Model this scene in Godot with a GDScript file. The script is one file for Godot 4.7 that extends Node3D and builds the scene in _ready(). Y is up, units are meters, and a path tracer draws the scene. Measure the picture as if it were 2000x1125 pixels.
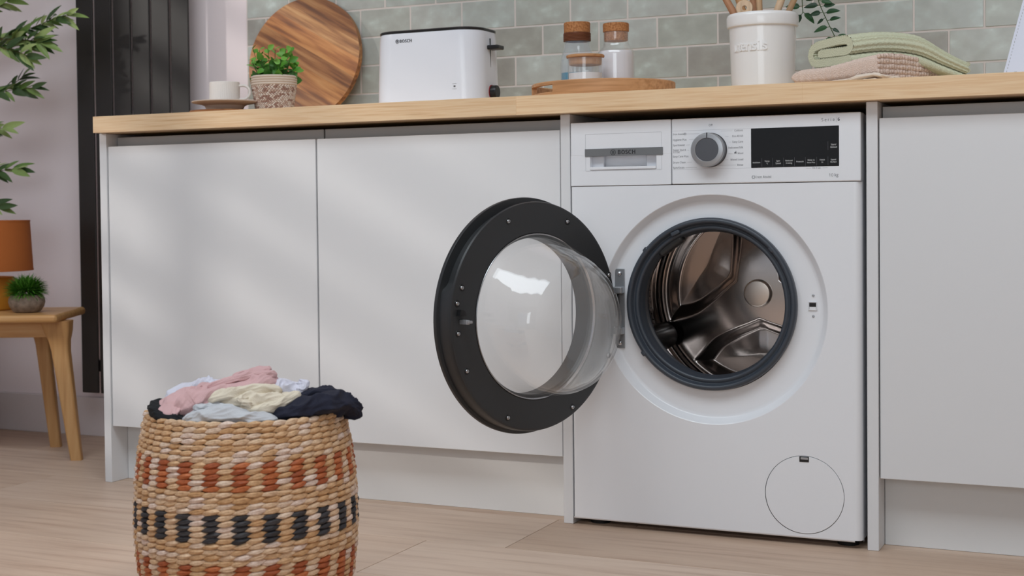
extends Node3D
# Kitchen run with an open washing machine. x runs along the worktop, y is up, z points out of the wall; the end panels' front edges lie at z = 0.

const WX := 1.5443     # washing machine centre
const TOP := 0.907     # worktop surface
const WALLZ := -0.61
var rng := RandomNumberGenerator.new()
var M := {}
var LZ := Transform3D(Basis(Vector3.RIGHT, PI / 2), Vector3.ZERO)   # turns a lathe's y axis to z

# ------------------------------------------------------------------ mesh builder
class MB:
	var v := PackedVector3Array()
	var n := PackedVector3Array()
	var ix := PackedInt32Array()

	func tri(p: PackedVector3Array, t: PackedInt32Array, ang := 35.0, closed := true, x := Transform3D.IDENTITY) -> void:
		var flip := false
		if closed:
			var vol := 0.0
			for k in range(0, t.size(), 3):
				vol += p[t[k]].dot(p[t[k + 1]].cross(p[t[k + 2]]))
			flip = vol < 0.0
		var q := PackedVector3Array()
		q.resize(p.size())
		for i in p.size():
			q[i] = x * p[i]
		var fc := int(t.size() / 3.0)
		var fn := PackedVector3Array()
		fn.resize(fc)
		for f in fc:
			var a := q[t[f * 3]]
			var c := (q[t[f * 3 + 1]] - a).cross(q[t[f * 3 + 2]] - a)
			fn[f] = -c if flip else c
		var base := v.size()
		if ang >= 180.0:
			var vn := PackedVector3Array()
			vn.resize(p.size())
			for f in fc:
				for j in 3:
					vn[t[f * 3 + j]] += fn[f]
			for i in p.size():
				v.append(q[i])
				n.append(vn[i].normalized())
			for f in fc:
				var o := f * 3
				ix.append(base + t[o])
				ix.append(base + t[o + (1 if flip else 2)])
				ix.append(base + t[o + (2 if flip else 1)])
			return
		var adj := []
		adj.resize(p.size())
		for i in p.size():
			adj[i] = PackedInt32Array()
		for f in fc:
			for j in 3:
				adj[t[f * 3 + j]].append(f)
		var lim := cos(deg_to_rad(ang))
		var un := PackedVector3Array()
		un.resize(fc)
		for f in fc:
			un[f] = fn[f].normalized()
		for f in fc:
			var o := f * 3
			for j in 3:
				var s := Vector3.ZERO
				for g in adj[t[o + j]]:
					if un[f].dot(un[g]) >= lim:
						s += fn[g]
				v.append(q[t[o + j]])
				n.append(s.normalized() if s.length() > 0.0 else Vector3.UP)
			var b := base + o
			ix.append(b)
			ix.append(b + (1 if flip else 2))
			ix.append(b + (2 if flip else 1))

	func grid(fn: Callable, nu: int, nv: int, wu := false, wv := false, ang := 180.0, closed := false, x := Transform3D.IDENTITY, cap_u := false) -> void:
		# fn(u, v) with u, v in 0..1; wu / wv close the surface round; cap_u fans over both ends of u
		var p := PackedVector3Array()
		var t := PackedInt32Array()
		var cu := nu if wu else nu + 1
		var cv := nv if wv else nv + 1
		for i in cu:
			for j in cv:
				p.append(fn.call(float(i) / nu, float(j) / nv))
		for i in nu:
			for j in nv:
				var a := i * cv + j
				var b := ((i + 1) % cu) * cv + j
				var a2 := i * cv + (j + 1) % cv
				var b2 := ((i + 1) % cu) * cv + (j + 1) % cv
				t.append_array(PackedInt32Array([a, b, b2, a, b2, a2]))
		if cap_u:
			for e in 2:
				var o := 0 if e == 0 else (cu - 1) * cv
				var m := Vector3.ZERO
				for j in cv:
					m += p[o + j]
				p.append(m / cv)
				var c := p.size() - 1
				for j in nv:
					if e == 0:
						t.append_array(PackedInt32Array([c, o + j, o + (j + 1) % cv]))
					else:
						t.append_array(PackedInt32Array([c, o + (j + 1) % cv, o + j]))
		tri(p, t, ang, closed, x)

	func lathe(pr: Array, segs := 48, x := Transform3D.IDENTITY, loop := false, ang := 40.0) -> void:
		# profile of Vector2(radius, height); «loop» joins the last point to the first
		var p := PackedVector3Array()
		var t := PackedInt32Array()
		var m := pr.size()
		for i in segs:
			var a := TAU * i / segs
			for k in m:
				p.append(Vector3(pr[k].x * cos(a), pr[k].y, pr[k].x * sin(a)))
		for i in segs:
			var i2 := (i + 1) % segs
			for k in (m if loop else m - 1):
				var k2 := (k + 1) % m
				var a := i * m + k
				var b := i2 * m + k
				var a2 := i * m + k2
				var b2 := i2 * m + k2
				if pr[k].x > 1e-7:
					t.append_array(PackedInt32Array([a, b, b2 if pr[k2].x > 1e-7 else a2]))
				if pr[k2].x > 1e-7:
					t.append_array(PackedInt32Array([a, b2, a2]))
		tri(p, t, ang, true, x)

	func box(c: Vector3, s: Vector3, r := 0.001, seg := 1, x := Transform3D.IDENTITY) -> void:
		# rounded box
		var h := s / 2.0
		r = minf(r, minf(h.x, minf(h.y, h.z)) * 0.98)
		var base := v.size()
		var rings := []
		for e in 2:
			for k in seg + 1:
				rings.append([-1.0 if e == 0 else 1.0, (-PI / 2 + PI / 2 * k / seg) if e == 0 else PI / 2 * k / seg])
		var nc := 4 * (seg + 1)
		for g in rings:
			var cy := sin(g[1])
			var cr := cos(g[1])
			for qd in 4:
				for k in seg + 1:
					var a := PI / 2 * qd + PI / 2 * k / seg
					var d := Vector3(cr * cos(a), cy, cr * sin(a))
					var sx := 1.0 if qd == 0 or qd == 3 else -1.0
					var sz := 1.0 if qd < 2 else -1.0
					v.append(x * (c + Vector3(sx * (h.x - r), g[0] * (h.y - r), sz * (h.z - r)) + d * r))
					n.append((x.basis * d).normalized())
		for i in rings.size() - 1:
			for j in nc:
				var a := base + i * nc + j
				var b := base + i * nc + (j + 1) % nc
				var a2 := a + nc
				var b2 := b + nc
				# seen from outside, going round in +angle is clockwise from above
				ix.append_array(PackedInt32Array([a, b, b2, a, b2, a2]))
		for e in 2:
			var o := base if e == 0 else base + (rings.size() - 1) * nc
			var q := [o, o + seg + 1, o + 2 * (seg + 1), o + 3 * (seg + 1)]
			if e == 0:
				ix.append_array(PackedInt32Array([q[0], q[2], q[1], q[0], q[3], q[2]]))
			else:
				ix.append_array(PackedInt32Array([q[0], q[1], q[2], q[0], q[2], q[3]]))

	func tube(pts: Array, rad: Array, sides := 8, x := Transform3D.IDENTITY, squash := 1.0) -> void:
		# a round bar through the points; rad holds one radius or one for each point
		var p := PackedVector3Array()
		var t := PackedInt32Array()
		var m := pts.size()
		var up := Vector3(0.13, 0.97, 0.21).normalized()
		for i in m:
			var d: Vector3 = (pts[mini(i + 1, m - 1)] - pts[maxi(i - 1, 0)]).normalized()
			if absf(d.dot(up)) > 0.95:
				up = Vector3(0.9, 0.1, 0.4).normalized()
			var s := d.cross(up).normalized()
			var w := s.cross(d).normalized()
			var r: float = rad[mini(i, rad.size() - 1)]
			for j in sides:
				var a := TAU * j / sides
				p.append(pts[i] + s * (cos(a) * r) + w * (sin(a) * r * squash))
		for i in m - 1:
			for j in sides:
				var a := i * sides + j
				var a2 := i * sides + (j + 1) % sides
				t.append_array(PackedInt32Array([a, a2, a2 + sides, a, a2 + sides, a + sides]))
		for e in 2:
			var o := 0 if e == 0 else (m - 1) * sides
			p.append(pts[0] if e == 0 else pts[m - 1])
			for j in sides:
				if e == 0:
					t.append_array(PackedInt32Array([p.size() - 1, o + (j + 1) % sides, o + j]))
				else:
					t.append_array(PackedInt32Array([p.size() - 1, o + j, o + (j + 1) % sides]))
		tri(p, t, 50.0, true, x)

	func prism(poly: PackedVector2Array, z0: float, z1: float, x := Transform3D.IDENTITY, ang := 30.0) -> void:
		# a flat outline with thickness
		var t2 := Geometry2D.triangulate_polygon(poly)
		var p := PackedVector3Array()
		var t := PackedInt32Array()
		var m := poly.size()
		for e in 2:
			for q in poly:
				p.append(Vector3(q.x, q.y, z0 if e == 0 else z1))
		var s := 1 if not Geometry2D.is_polygon_clockwise(poly) else -1
		var area := 0.0
		for k in range(0, t2.size(), 3):
			area += (poly[t2[k + 1]] - poly[t2[k]]).cross(poly[t2[k + 2]] - poly[t2[k]])
		var ts := 1 if area > 0 else -1
		for k in range(0, t2.size(), 3):
			var a := t2[k]
			var b := t2[k + 1] if ts > 0 else t2[k + 2]
			var c := t2[k + 2] if ts > 0 else t2[k + 1]
			t.append_array(PackedInt32Array([a + m, b + m, c + m, a, c, b]))
		for i in m:
			var j := (i + 1) % m
			if s * 1.0 > 0:
				t.append_array(PackedInt32Array([i, j, j + m, i, j + m, i + m]))
			else:
				t.append_array(PackedInt32Array([j, i, i + m, j, i + m, j + m]))
		tri(p, t, ang, true, x)

	func mesh() -> ArrayMesh:
		var a := []
		a.resize(Mesh.ARRAY_MAX)
		a[Mesh.ARRAY_VERTEX] = v
		a[Mesh.ARRAY_NORMAL] = n
		a[Mesh.ARRAY_INDEX] = ix
		var m := ArrayMesh.new()
		m.add_surface_from_arrays(Mesh.PRIMITIVE_TRIANGLES, a)
		return m

# ------------------------------------------------------------------ nodes
func tag(o: Node3D, label := "", category := "", group := "", kind := "") -> Node3D:
	for kv in [["label", label], ["category", category], ["group", group], ["kind", kind]]:
		if kv[1] != "":
			o.set_meta(kv[0], kv[1])
	return o

var taken := {}
func numbered(called: String) -> String:
	taken[called] = taken.get(called, -1) + 1
	return called if taken[called] == 0 else "%s_%03d" % [called, taken[called]]

func thing(called: String, label: String, category: String, at := Vector3.ZERO, turn := 0.0, group := "") -> Node3D:
	var o := Node3D.new()
	o.name = numbered(called)
	add_child(o, true)
	o.position = at
	o.rotation.y = turn
	tag(o, label, category, group)
	return o

func part(called: String, shape, mat: Material, parent: Node, at := Transform3D.IDENTITY) -> MeshInstance3D:
	var o := MeshInstance3D.new()
	o.mesh = shape.mesh() if shape is MB else shape
	o.material_override = mat
	var k := 1
	var nm := called
	while parent.has_node(nm):
		nm = "%s_%03d" % [called, k]
		k += 1
	o.name = nm if parent != self else numbered(called)
	o.transform = at
	parent.add_child(o, true)
	return o

var piece_no := {}
func piece(called: String, mesh: Mesh, mat: Material, parent: Node, at := Transform3D.IDENTITY) -> MeshInstance3D:
	# like part(), with a counter instead of a search: for the many alike pieces
	var o := MeshInstance3D.new()
	o.mesh = mesh
	o.material_override = mat
	var key := str(parent.get_instance_id()) + called
	piece_no[key] = piece_no.get(key, -1) + 1
	o.name = called if piece_no[key] == 0 else "%s_%03d" % [called, piece_no[key]]
	o.transform = at
	parent.add_child(o, true)
	return o

func struct(called: String, shape, mat: Material) -> MeshInstance3D:
	var o := part(called, shape, mat, self)
	o.set_meta("kind", "structure")
	return o

func single(called: String, shape, mat: Material, label: String, category: String, at := Transform3D.IDENTITY, group := "") -> MeshInstance3D:
	var o := part(called, shape, mat, self, at)
	tag(o, label, category, group)
	return o

func place(p: Vector3, b := Basis.IDENTITY) -> Transform3D:
	return Transform3D(b, p)

func aim(d: Vector3, up: Vector3) -> Basis:
	# y along d, z as near to «up» as it gets
	var y := d.normalized()
	var x := y.cross(up)
	x = x.normalized() if x.length() > 1e-4 else Vector3.RIGHT
	return Basis(x, y, x.cross(y).normalized())

func smooth(pts: Array, nn: int) -> Array:
	var c := Curve3D.new()
	for i in pts.size():
		var tn: Vector3 = (pts[mini(i + 1, pts.size() - 1)] - pts[maxi(i - 1, 0)]) / 6.0
		c.add_point(pts[i], -tn, tn)
	var out := []
	var l := c.get_baked_length()
	for i in nn + 1:
		out.append(c.sample_baked(l * i / nn, true))
	return out

func words(s: String, cap: float, at: Vector3, mat: Material, parent: Node, align := 0, bold := false, b := Basis.IDENTITY, depth := 0.0004, font := "Droid Sans") -> void:
	# lettering whose capitals are «cap» metres high; align -1 left, 0 centre, 1 right; «at» is on its baseline
	var key := font + ("b" if bold else "")
	if not M.has(key):
		var f := SystemFont.new()
		f.font_names = PackedStringArray([font])
		if bold:
			f.font_weight = 700
		M[key] = f
	var t := TextMesh.new()
	t.text = s
	t.font = M[key]
	t.font_size = 32
	t.pixel_size = cap / 0.714 / 32.0
	t.depth = depth
	t.curve_step = 2.0
	t.horizontal_alignment = [HORIZONTAL_ALIGNMENT_LEFT, HORIZONTAL_ALIGNMENT_CENTER, HORIZONTAL_ALIGNMENT_RIGHT][align + 1]
	t.vertical_alignment = VERTICAL_ALIGNMENT_CENTER
	var bb := t.get_aabb()
	# sets the baseline by the height of a capital
	var ref := TextMesh.new()
	ref.text = "H"
	ref.font = t.font
	ref.font_size = 32
	ref.pixel_size = t.pixel_size
	ref.vertical_alignment = VERTICAL_ALIGNMENT_CENTER
	var low := ref.get_aabb().position.y
	var dx := -bb.position.x if align < 0 else (-bb.end.x if align > 0 else -bb.get_center().x)
	part("lettering", t, mat, parent, Transform3D(b, at + b * Vector3(dx, -low, 0)))

# ------------------------------------------------------------------ materials
func mat(c: Color, rough := 0.5, metal := 0.0) -> StandardMaterial3D:
	var m := StandardMaterial3D.new()
	m.albedo_color = c
	m.roughness = rough
	m.metallic = metal
	return m

func c8(r: int, g: int, b: int) -> Color:
	return Color(r / 255.0, g / 255.0, b / 255.0)

func noise(sd: int, freq: float, oct := 4, kind := FastNoiseLite.TYPE_SIMPLEX_SMOOTH) -> FastNoiseLite:
	var f := FastNoiseLite.new()
	f.seed = sd
	f.noise_type = kind
	f.frequency = freq
	f.fractal_octaves = oct
	return f

func ntex(sd: int, freq: float, cols: Array, w := 512, h := 512, oct := 4, offs := []) -> NoiseTexture2D:
	var t := NoiseTexture2D.new()
	t.width = w
	t.height = h
	t.seamless = true
	t.noise = noise(sd, freq, oct)
	var g := Gradient.new()
	var o := PackedFloat32Array()
	var cc := PackedColorArray()
	for i in cols.size():
		o.append(offs[i] if offs.size() else float(i) / (cols.size() - 1))
		cc.append(cols[i])
	g.offsets = o
	g.colors = cc
	t.color_ramp = g
	return t

func bump(sd: int, freq: float, strength: float, size := 512, oct := 3) -> NoiseTexture2D:
	var t := NoiseTexture2D.new()
	t.width = size
	t.height = size
	t.seamless = true
	t.as_normal_map = true
	t.bump_strength = strength
	t.noise = noise(sd, freq, oct)
	return t

func tri_map(m: StandardMaterial3D, sc: Vector3, world := false, off := Vector3.ZERO) -> StandardMaterial3D:
	m.uv1_triplanar = true
	m.uv1_world_triplanar = world
	m.uv1_scale = sc
	m.uv1_offset = off
	m.uv1_triplanar_sharpness = 6.0
	return m

func textured(tex: Texture2D, sc: Vector3, rough := 0.5, tint := Color.WHITE, world := false, off := Vector3.ZERO) -> StandardMaterial3D:
	var m := mat(tint, rough)
	m.albedo_texture = tex
	return tri_map(m, sc, world, off)

func with_bump(m: StandardMaterial3D, t: Texture2D, k := 1.0) -> StandardMaterial3D:
	m.normal_enabled = true
	m.normal_texture = t
	m.normal_scale = k
	return m

func glass(c := Color(1, 1, 1, 0.04), rough := 0.0) -> StandardMaterial3D:
	var m := mat(c, rough)
	m.transparency = BaseMaterial3D.TRANSPARENCY_ALPHA
	return m

func materials() -> void:
	M.wall = mat(c8(250, 238, 241), 0.85)
	M.room = mat(c8(186, 182, 180), 0.9)
	M.ceiling = mat(c8(205, 205, 205), 0.9)
	M.skirt = mat(c8(232, 224, 226), 0.5)
	M.cabinet = mat(c8(226, 226, 228), 0.32)
	M.carcass = mat(c8(222, 222, 222), 0.5)
	M.rail = mat(c8(196, 196, 196), 0.4)
	M.plinth = mat(c8(228, 228, 228), 0.45)
	M.radiator = mat(c8(40, 36, 34), 0.42)
	M.grout = mat(c8(224, 214, 208), 0.9)
	M.white = mat(c8(238, 239, 243), 0.22)
	M.white_dull = mat(c8(226, 227, 232), 0.4)
	M.steel = mat(c8(206, 198, 194), 0.16, 1.0)
	M.hub = mat(c8(244, 230, 218), 0.3, 0.85)
	M.chrome = mat(c8(190, 190, 192), 0.25, 1.0)
	M.silver = mat(c8(176, 178, 182), 0.35, 0.7)
	M.strip = mat(c8(128, 130, 132), 0.4, 0.4)
	M.slate_cap = mat(c8(84, 86, 92), 0.5)
	M.black = mat(c8(20, 20, 22), 0.35)
	M.door_black = mat(c8(46, 47, 49), 0.4)
	M.screen = mat(c8(18, 17, 17), 0.12)
	M.rubber = mat(c8(60, 66, 75), 0.38)
	M.dark = mat(c8(14, 14, 16), 0.6)
	M.ink = mat(c8(44, 44, 48), 0.6)
	M.ink_soft = mat(c8(96, 97, 102), 0.6)
	M.ink_white = mat(c8(225, 225, 225), 0.6)
	M.hair = mat(c8(186, 187, 192), 0.5)
	M.glass = glass(Color(0.97, 0.98, 0.98, 0.05))
	var oak := ntex(3, 0.012, [c8(214, 172, 126), c8(236, 200, 154), c8(244, 214, 172), c8(234, 196, 150), c8(242, 210, 166)], 1024, 512, 6)
	M.oak = []
	for i in 6:
		var tint: Color = [Color(1, 1.01, 1.05), Color(1.0, 0.99, 1.0), Color(0.96, 0.95, 0.96), Color(1.02, 1.03, 1.1), Color(0.99, 0.98, 0.98), Color(0.95, 0.935, 0.93)][i]
		M.oak.append(textured(oak, Vector3(0.24, 13, 13), 0.45, tint, true, Vector3(0.37 * i, 0.21 * i, 0.43 * i)))
	var lam := ntex(8, 0.009, [c8(190, 161, 141), c8(208, 181, 161), c8(216, 191, 171), c8(210, 183, 162)], 1024, 512, 6)
	var lamn := bump(9, 0.02, 2.0)
	M.floor = []
	for i in 6:
		var tint: Color = [Color(1, 1, 1), Color(0.98, 0.97, 0.96), Color(0.95, 0.94, 0.92), Color(1.0, 0.99, 0.98), Color(0.97, 0.965, 0.96), Color(0.94, 0.92, 0.90)][i]
		var m := textured(lam, Vector3(0.22, 6, 6), 0.5, tint, true, Vector3(0.31 * i, 0, 0.17 * i))
		M.floor.append(with_bump(m, lamn, 0.12))
	var glaze := ntex(21, 0.012, [c8(184, 185, 179), c8(194, 196, 190), c8(201, 206, 200), c8(220, 228, 223)], 512, 512, 4, [0.0, 0.5, 0.75, 1.0])
	var wavy := bump(22, 0.009, 4.0, 512, 2)
	M.tile = []
	for i in 8:
		var k: float = [1.0, 0.97, 0.93, 0.98, 0.91, 1.0, 0.95, 0.89][i]
		var m := textured(glaze, Vector3(2.0, 2.6, 2.6), 0.16, Color(k, k * [1.0, 1.0, 0.985, 1.01, 0.98, 1.0, 1.0, 0.97][i], k * [1.0, 0.99, 0.97, 1.01, 0.96, 1.0, 0.98, 0.955][i]), true, Vector3(0.23 * i, 0.61 * i, 0.1 * i))
		M.tile.append(with_bump(m, wavy, 0.22))
	var acacia := ntex(31, 0.012, [c8(128, 82, 50), c8(172, 116, 70), c8(200, 144, 90), c8(214, 164, 112)], 512, 512, 5, [0.12, 0.4, 0.62, 0.9])
	M.acacia = []
	for i in 5:
		var tint: Color = [Color(1, 1, 1), Color(0.85, 0.8, 0.76), Color(1.0, 0.95, 0.88), Color(0.92, 0.88, 0.85), Color(1, 0.92, 0.82)][i]
		M.acacia.append(textured(acacia, Vector3(0.55, 7, 7), 0.5, tint, false, Vector3(0.3 * i, 0.27 * i, 0)))
	M.tray = textured(ntex(33, 0.012, [c8(176, 126, 82), c8(204, 152, 106), c8(216, 168, 124)], 512, 512, 5), Vector3(0.8, 12, 12), 0.5)
	M.stool = textured(ntex(34, 0.01, [c8(176, 128, 78), c8(196, 148, 94), c8(206, 162, 110)], 512, 512, 5), Vector3(9, 0.6, 9), 0.45)
	M.stool_top = textured(ntex(35, 0.01, [c8(184, 134, 82), c8(204, 154, 98), c8(212, 168, 116)], 512, 512, 5), Vector3(0.6, 9, 9), 0.42)
	M.cork = with_bump(textured(ntex(41, 0.05, [c8(140, 84, 44), c8(182, 122, 72), c8(200, 142, 92)], 256, 256, 3), Vector3(14, 14, 14), 0.75), bump(42, 0.06, 3.0, 256), 0.3)
	M.rope = mat(c8(116, 66, 38), 0.7)
	M.spoon = []
	for cc in [c8(224, 186, 146), c8(214, 164, 116), c8(196, 144, 108), c8(238, 206, 172)]:
		M.spoon.append(textured(ntex(44, 0.012, [Color(0.86, 0.84, 0.82), Color(1, 1, 1)], 256, 256, 4), Vector3(30, 4, 30), 0.6, cc))
	M.ceramic = mat(c8(244, 242, 241), 0.12)
	M.ceramic.clearcoat_enabled = true
	M.ceramic.clearcoat = 0.5
	M.cup = mat(c8(238, 232, 227), 0.5)
	M.saucer = mat(c8(206, 184, 168), 0.55)
	M.blue = mat(c8(0, 140, 172), 0.1)
	M.milk = mat(c8(240, 236, 240), 0.35)
	M.powder = mat(c8(244, 240, 240), 0.9)
	M.bottle_blue = glass(Color(0.86, 0.93, 1.0, 0.08))
	M.bottle_clear = glass(Color(0.98, 1.0, 1.0, 0.05))
	var terry := bump(51, 0.07, 9.0, 512, 3)
	M.green_towel = with_bump(tri_map(mat(c8(206, 207, 180), 0.95), Vector3(9, 9, 9)), terry, 0.55)
	M.pink_towel = with_bump(tri_map(mat(c8(230, 206, 192), 0.95), Vector3(9, 9, 9)), terry, 0.9)
	M.cream_cloth = with_bump(tri_map(mat(c8(232, 216, 200), 0.9), Vector3(20, 20, 20)), terry, 0.2)
	var weave := bump(52, 0.12, 4.0, 256, 2)
	for kv in [["pink_shirt", c8(210, 170, 170)], ["cream_shirt", c8(224, 212, 192)], ["blue_shirt", c8(197, 198, 202)], ["lilac_shirt", c8(214, 212, 224)], ["navy", c8(26, 28, 46)], ["black_cloth", c8(16, 17, 22)]]:
		M[kv[0]] = with_bump(tri_map(mat(kv[1], 0.92), Vector3(14, 14, 14)), weave, 0.25)
	M.leaf = []
	for cc in [c8(66, 126, 36), c8(86, 150, 48), c8(54, 108, 34), c8(118, 178, 70)]:
		M.leaf.append(leaf_mat(cc))
	M.olive = []
	for cc in [c8(108, 140, 70), c8(138, 164, 92), c8(72, 100, 54), c8(164, 184, 114), c8(62, 88, 48)]:
		M.olive.append(leaf_mat(cc))
	M.vine = []
	for cc in [c8(28, 70, 36), c8(22, 58, 32), c8(40, 84, 44)]:
		M.vine.append(leaf_mat(cc))
	M.stem = mat(c8(58, 84, 36), 0.7)
	M.twig = mat(c8(96, 92, 52), 0.8)
	M.bark = with_bump(tri_map(mat(c8(112, 96, 76), 0.9), Vector3(8, 4, 8)), terry, 0.8)
	M.soil = with_bump(tri_map(mat(c8(52, 40, 32), 0.95), Vector3(8, 8, 8)), terry, 1.0)
	M.stone = with_bump(textured(ntex(61, 0.03, [c8(112, 98, 86), c8(136, 120, 106), c8(156, 140, 126)], 256, 256, 4), Vector3(6, 6, 6), 0.85), terry, 0.25)
	M.shade = with_bump(tri_map(mat(c8(190, 106, 48), 0.9), Vector3(22, 22, 22)), weave, 0.3)
	M.shade.backlight = Color(0.25, 0.1, 0.03)
	M.lamp = mat(c8(206, 136, 40), 0.5)
	M.paper = mat(c8(228, 230, 244), 0.6)

func leaf_mat(c: Color) -> StandardMaterial3D:
	var m := mat(c, 0.45)
	m.backlight = Color(0.22, 0.3, 0.08)
	return m

# ------------------------------------------------------------------ main
func _ready() -> void:
	rng.seed = 7
	camera_and_light()
	materials()
	room()
	unseen_lamps()
	radiator()
	cabinets()
	worktop()
	washing_machine()
	basket()
	worktop_things()
	left_corner()

func camera_and_light() -> void:
	var cam := Camera3D.new()
	cam.name = "camera"
	add_child(cam)
	cam.position = Vector3(2.3662, 0.6681, 2.9199)
	cam.basis = Basis.from_euler(Vector3(-0.0273, 0.4627, -0.0116))
	var at := CameraAttributesPhysical.new()
	at.frustum_focal_length = 52.0
	at.frustum_focus_distance = 2.95
	at.frustum_near = 0.05
	at.frustum_far = 60.0
	at.exposure_aperture = 6.3
	cam.attributes = at
	var f := 2886.58
	var near := 0.05
	cam.keep_aspect = Camera3D.KEEP_HEIGHT
	cam.set_frustum(1125.0 / f * near, Vector2((1000.0 - 837.67) / f * near, -(562.5 - 489.12) / f * near), near, 60.0)
	cam.current = true
	var we := WorldEnvironment.new()
	we.name = "world"
	var e := Environment.new()
	e.background_mode = Environment.BG_SKY
	var sky := Sky.new()
	var sm := ProceduralSkyMaterial.new()
	sm.sky_top_color = c8(150, 185, 230)
	sm.sky_horizon_color = c8(225, 232, 240)
	sm.ground_bottom_color = c8(165, 160, 152)
	sm.ground_horizon_color = c8(200, 200, 195)
	sm.sky_energy_multiplier = 0.9
	sky.sky_material = sm
	e.sky = sky
	e.tonemap_mode = Environment.TONE_MAPPER_LINEAR
	e.tonemap_exposure = 0.665
	e.sdfgi_enabled = true
	e.ssao_enabled = true
	e.ssil_enabled = true
	we.environment = e
	add_child(we)
	var sun := DirectionalLight3D.new()
	sun.name = "sun"
	sun.light_color = Color(1.0, 0.98, 0.95)
	sun.light_energy = 0.52
	sun.light_angular_distance = 2.2
	sun.shadow_enabled = true
	add_child(sun)
	sun.basis = Basis.looking_at(Vector3(0.62, -0.34, -0.71), Vector3.UP)

func unseen_lamps() -> void:
	var glow := mat(Color.WHITE, 0.6)
	glow.emission_enabled = true
	glow.emission = Color(0.95, 0.98, 1.0)
	glow.emission_energy_multiplier = 0.8
	lamp_panel("unseen_ceiling_lamp", "long white luminous ceiling panel, out of view, placed to light the kitchen run", Vector3(1.5, 3.0, 1.85), Basis(Vector3.RIGHT, PI / 2), Vector2(3.4, 1.4), 9.0, glow)  # unseen panel overhead, placed as the soft main light
	lamp_panel("unseen_wall_lamp", "square white luminous wall panel, out of view, placed to light the run frontally", Vector3(2.3, 1.55, 5.0), Basis(Vector3.UP, PI), Vector2(2.0, 1.3), 2.6, glow)  # unseen panel behind the camera, placed to send frontal light into the drum

func lamp_panel(called: String, label: String, at: Vector3, turn: Basis, size: Vector2, energy: float, glow: Material) -> void:
	# a framed luminous panel out of view; its face looks along its own +z
	var o := thing(called, label, "lamp", at)
	o.basis = turn
	var fr := MB.new()
	for s in [-1, 1]:
		fr.box(Vector3(s * (size.x / 2 + 0.015), 0, 0.02), Vector3(0.03, size.y + 0.06, 0.04), 0.004)
		fr.box(Vector3(0, s * (size.y / 2 + 0.015), 0.02), Vector3(size.x, 0.03, 0.04), 0.004)
	part("frame", fr, M.white_dull, o)
	var g := MB.new()
	g.box(Vector3(0, 0, 0.013), Vector3(size.x, size.y, 0.026), 0.002)
	part("diffuser", g, glow, o)
	var l := AreaLight3D.new()
	l.name = "panel_light"
	l.area_size = size - Vector2(0.02, 0.02)
	l.light_color = Color(0.92, 0.968, 1.0)
	l.light_energy = energy
	l.shadow_enabled = true
	l.set("area_range", 12.0)
	l.set("area_attenuation", 2.0)
	l.position = Vector3(0, 0, 0.03)
	l.rotation.y = PI
	o.add_child(l)

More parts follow.
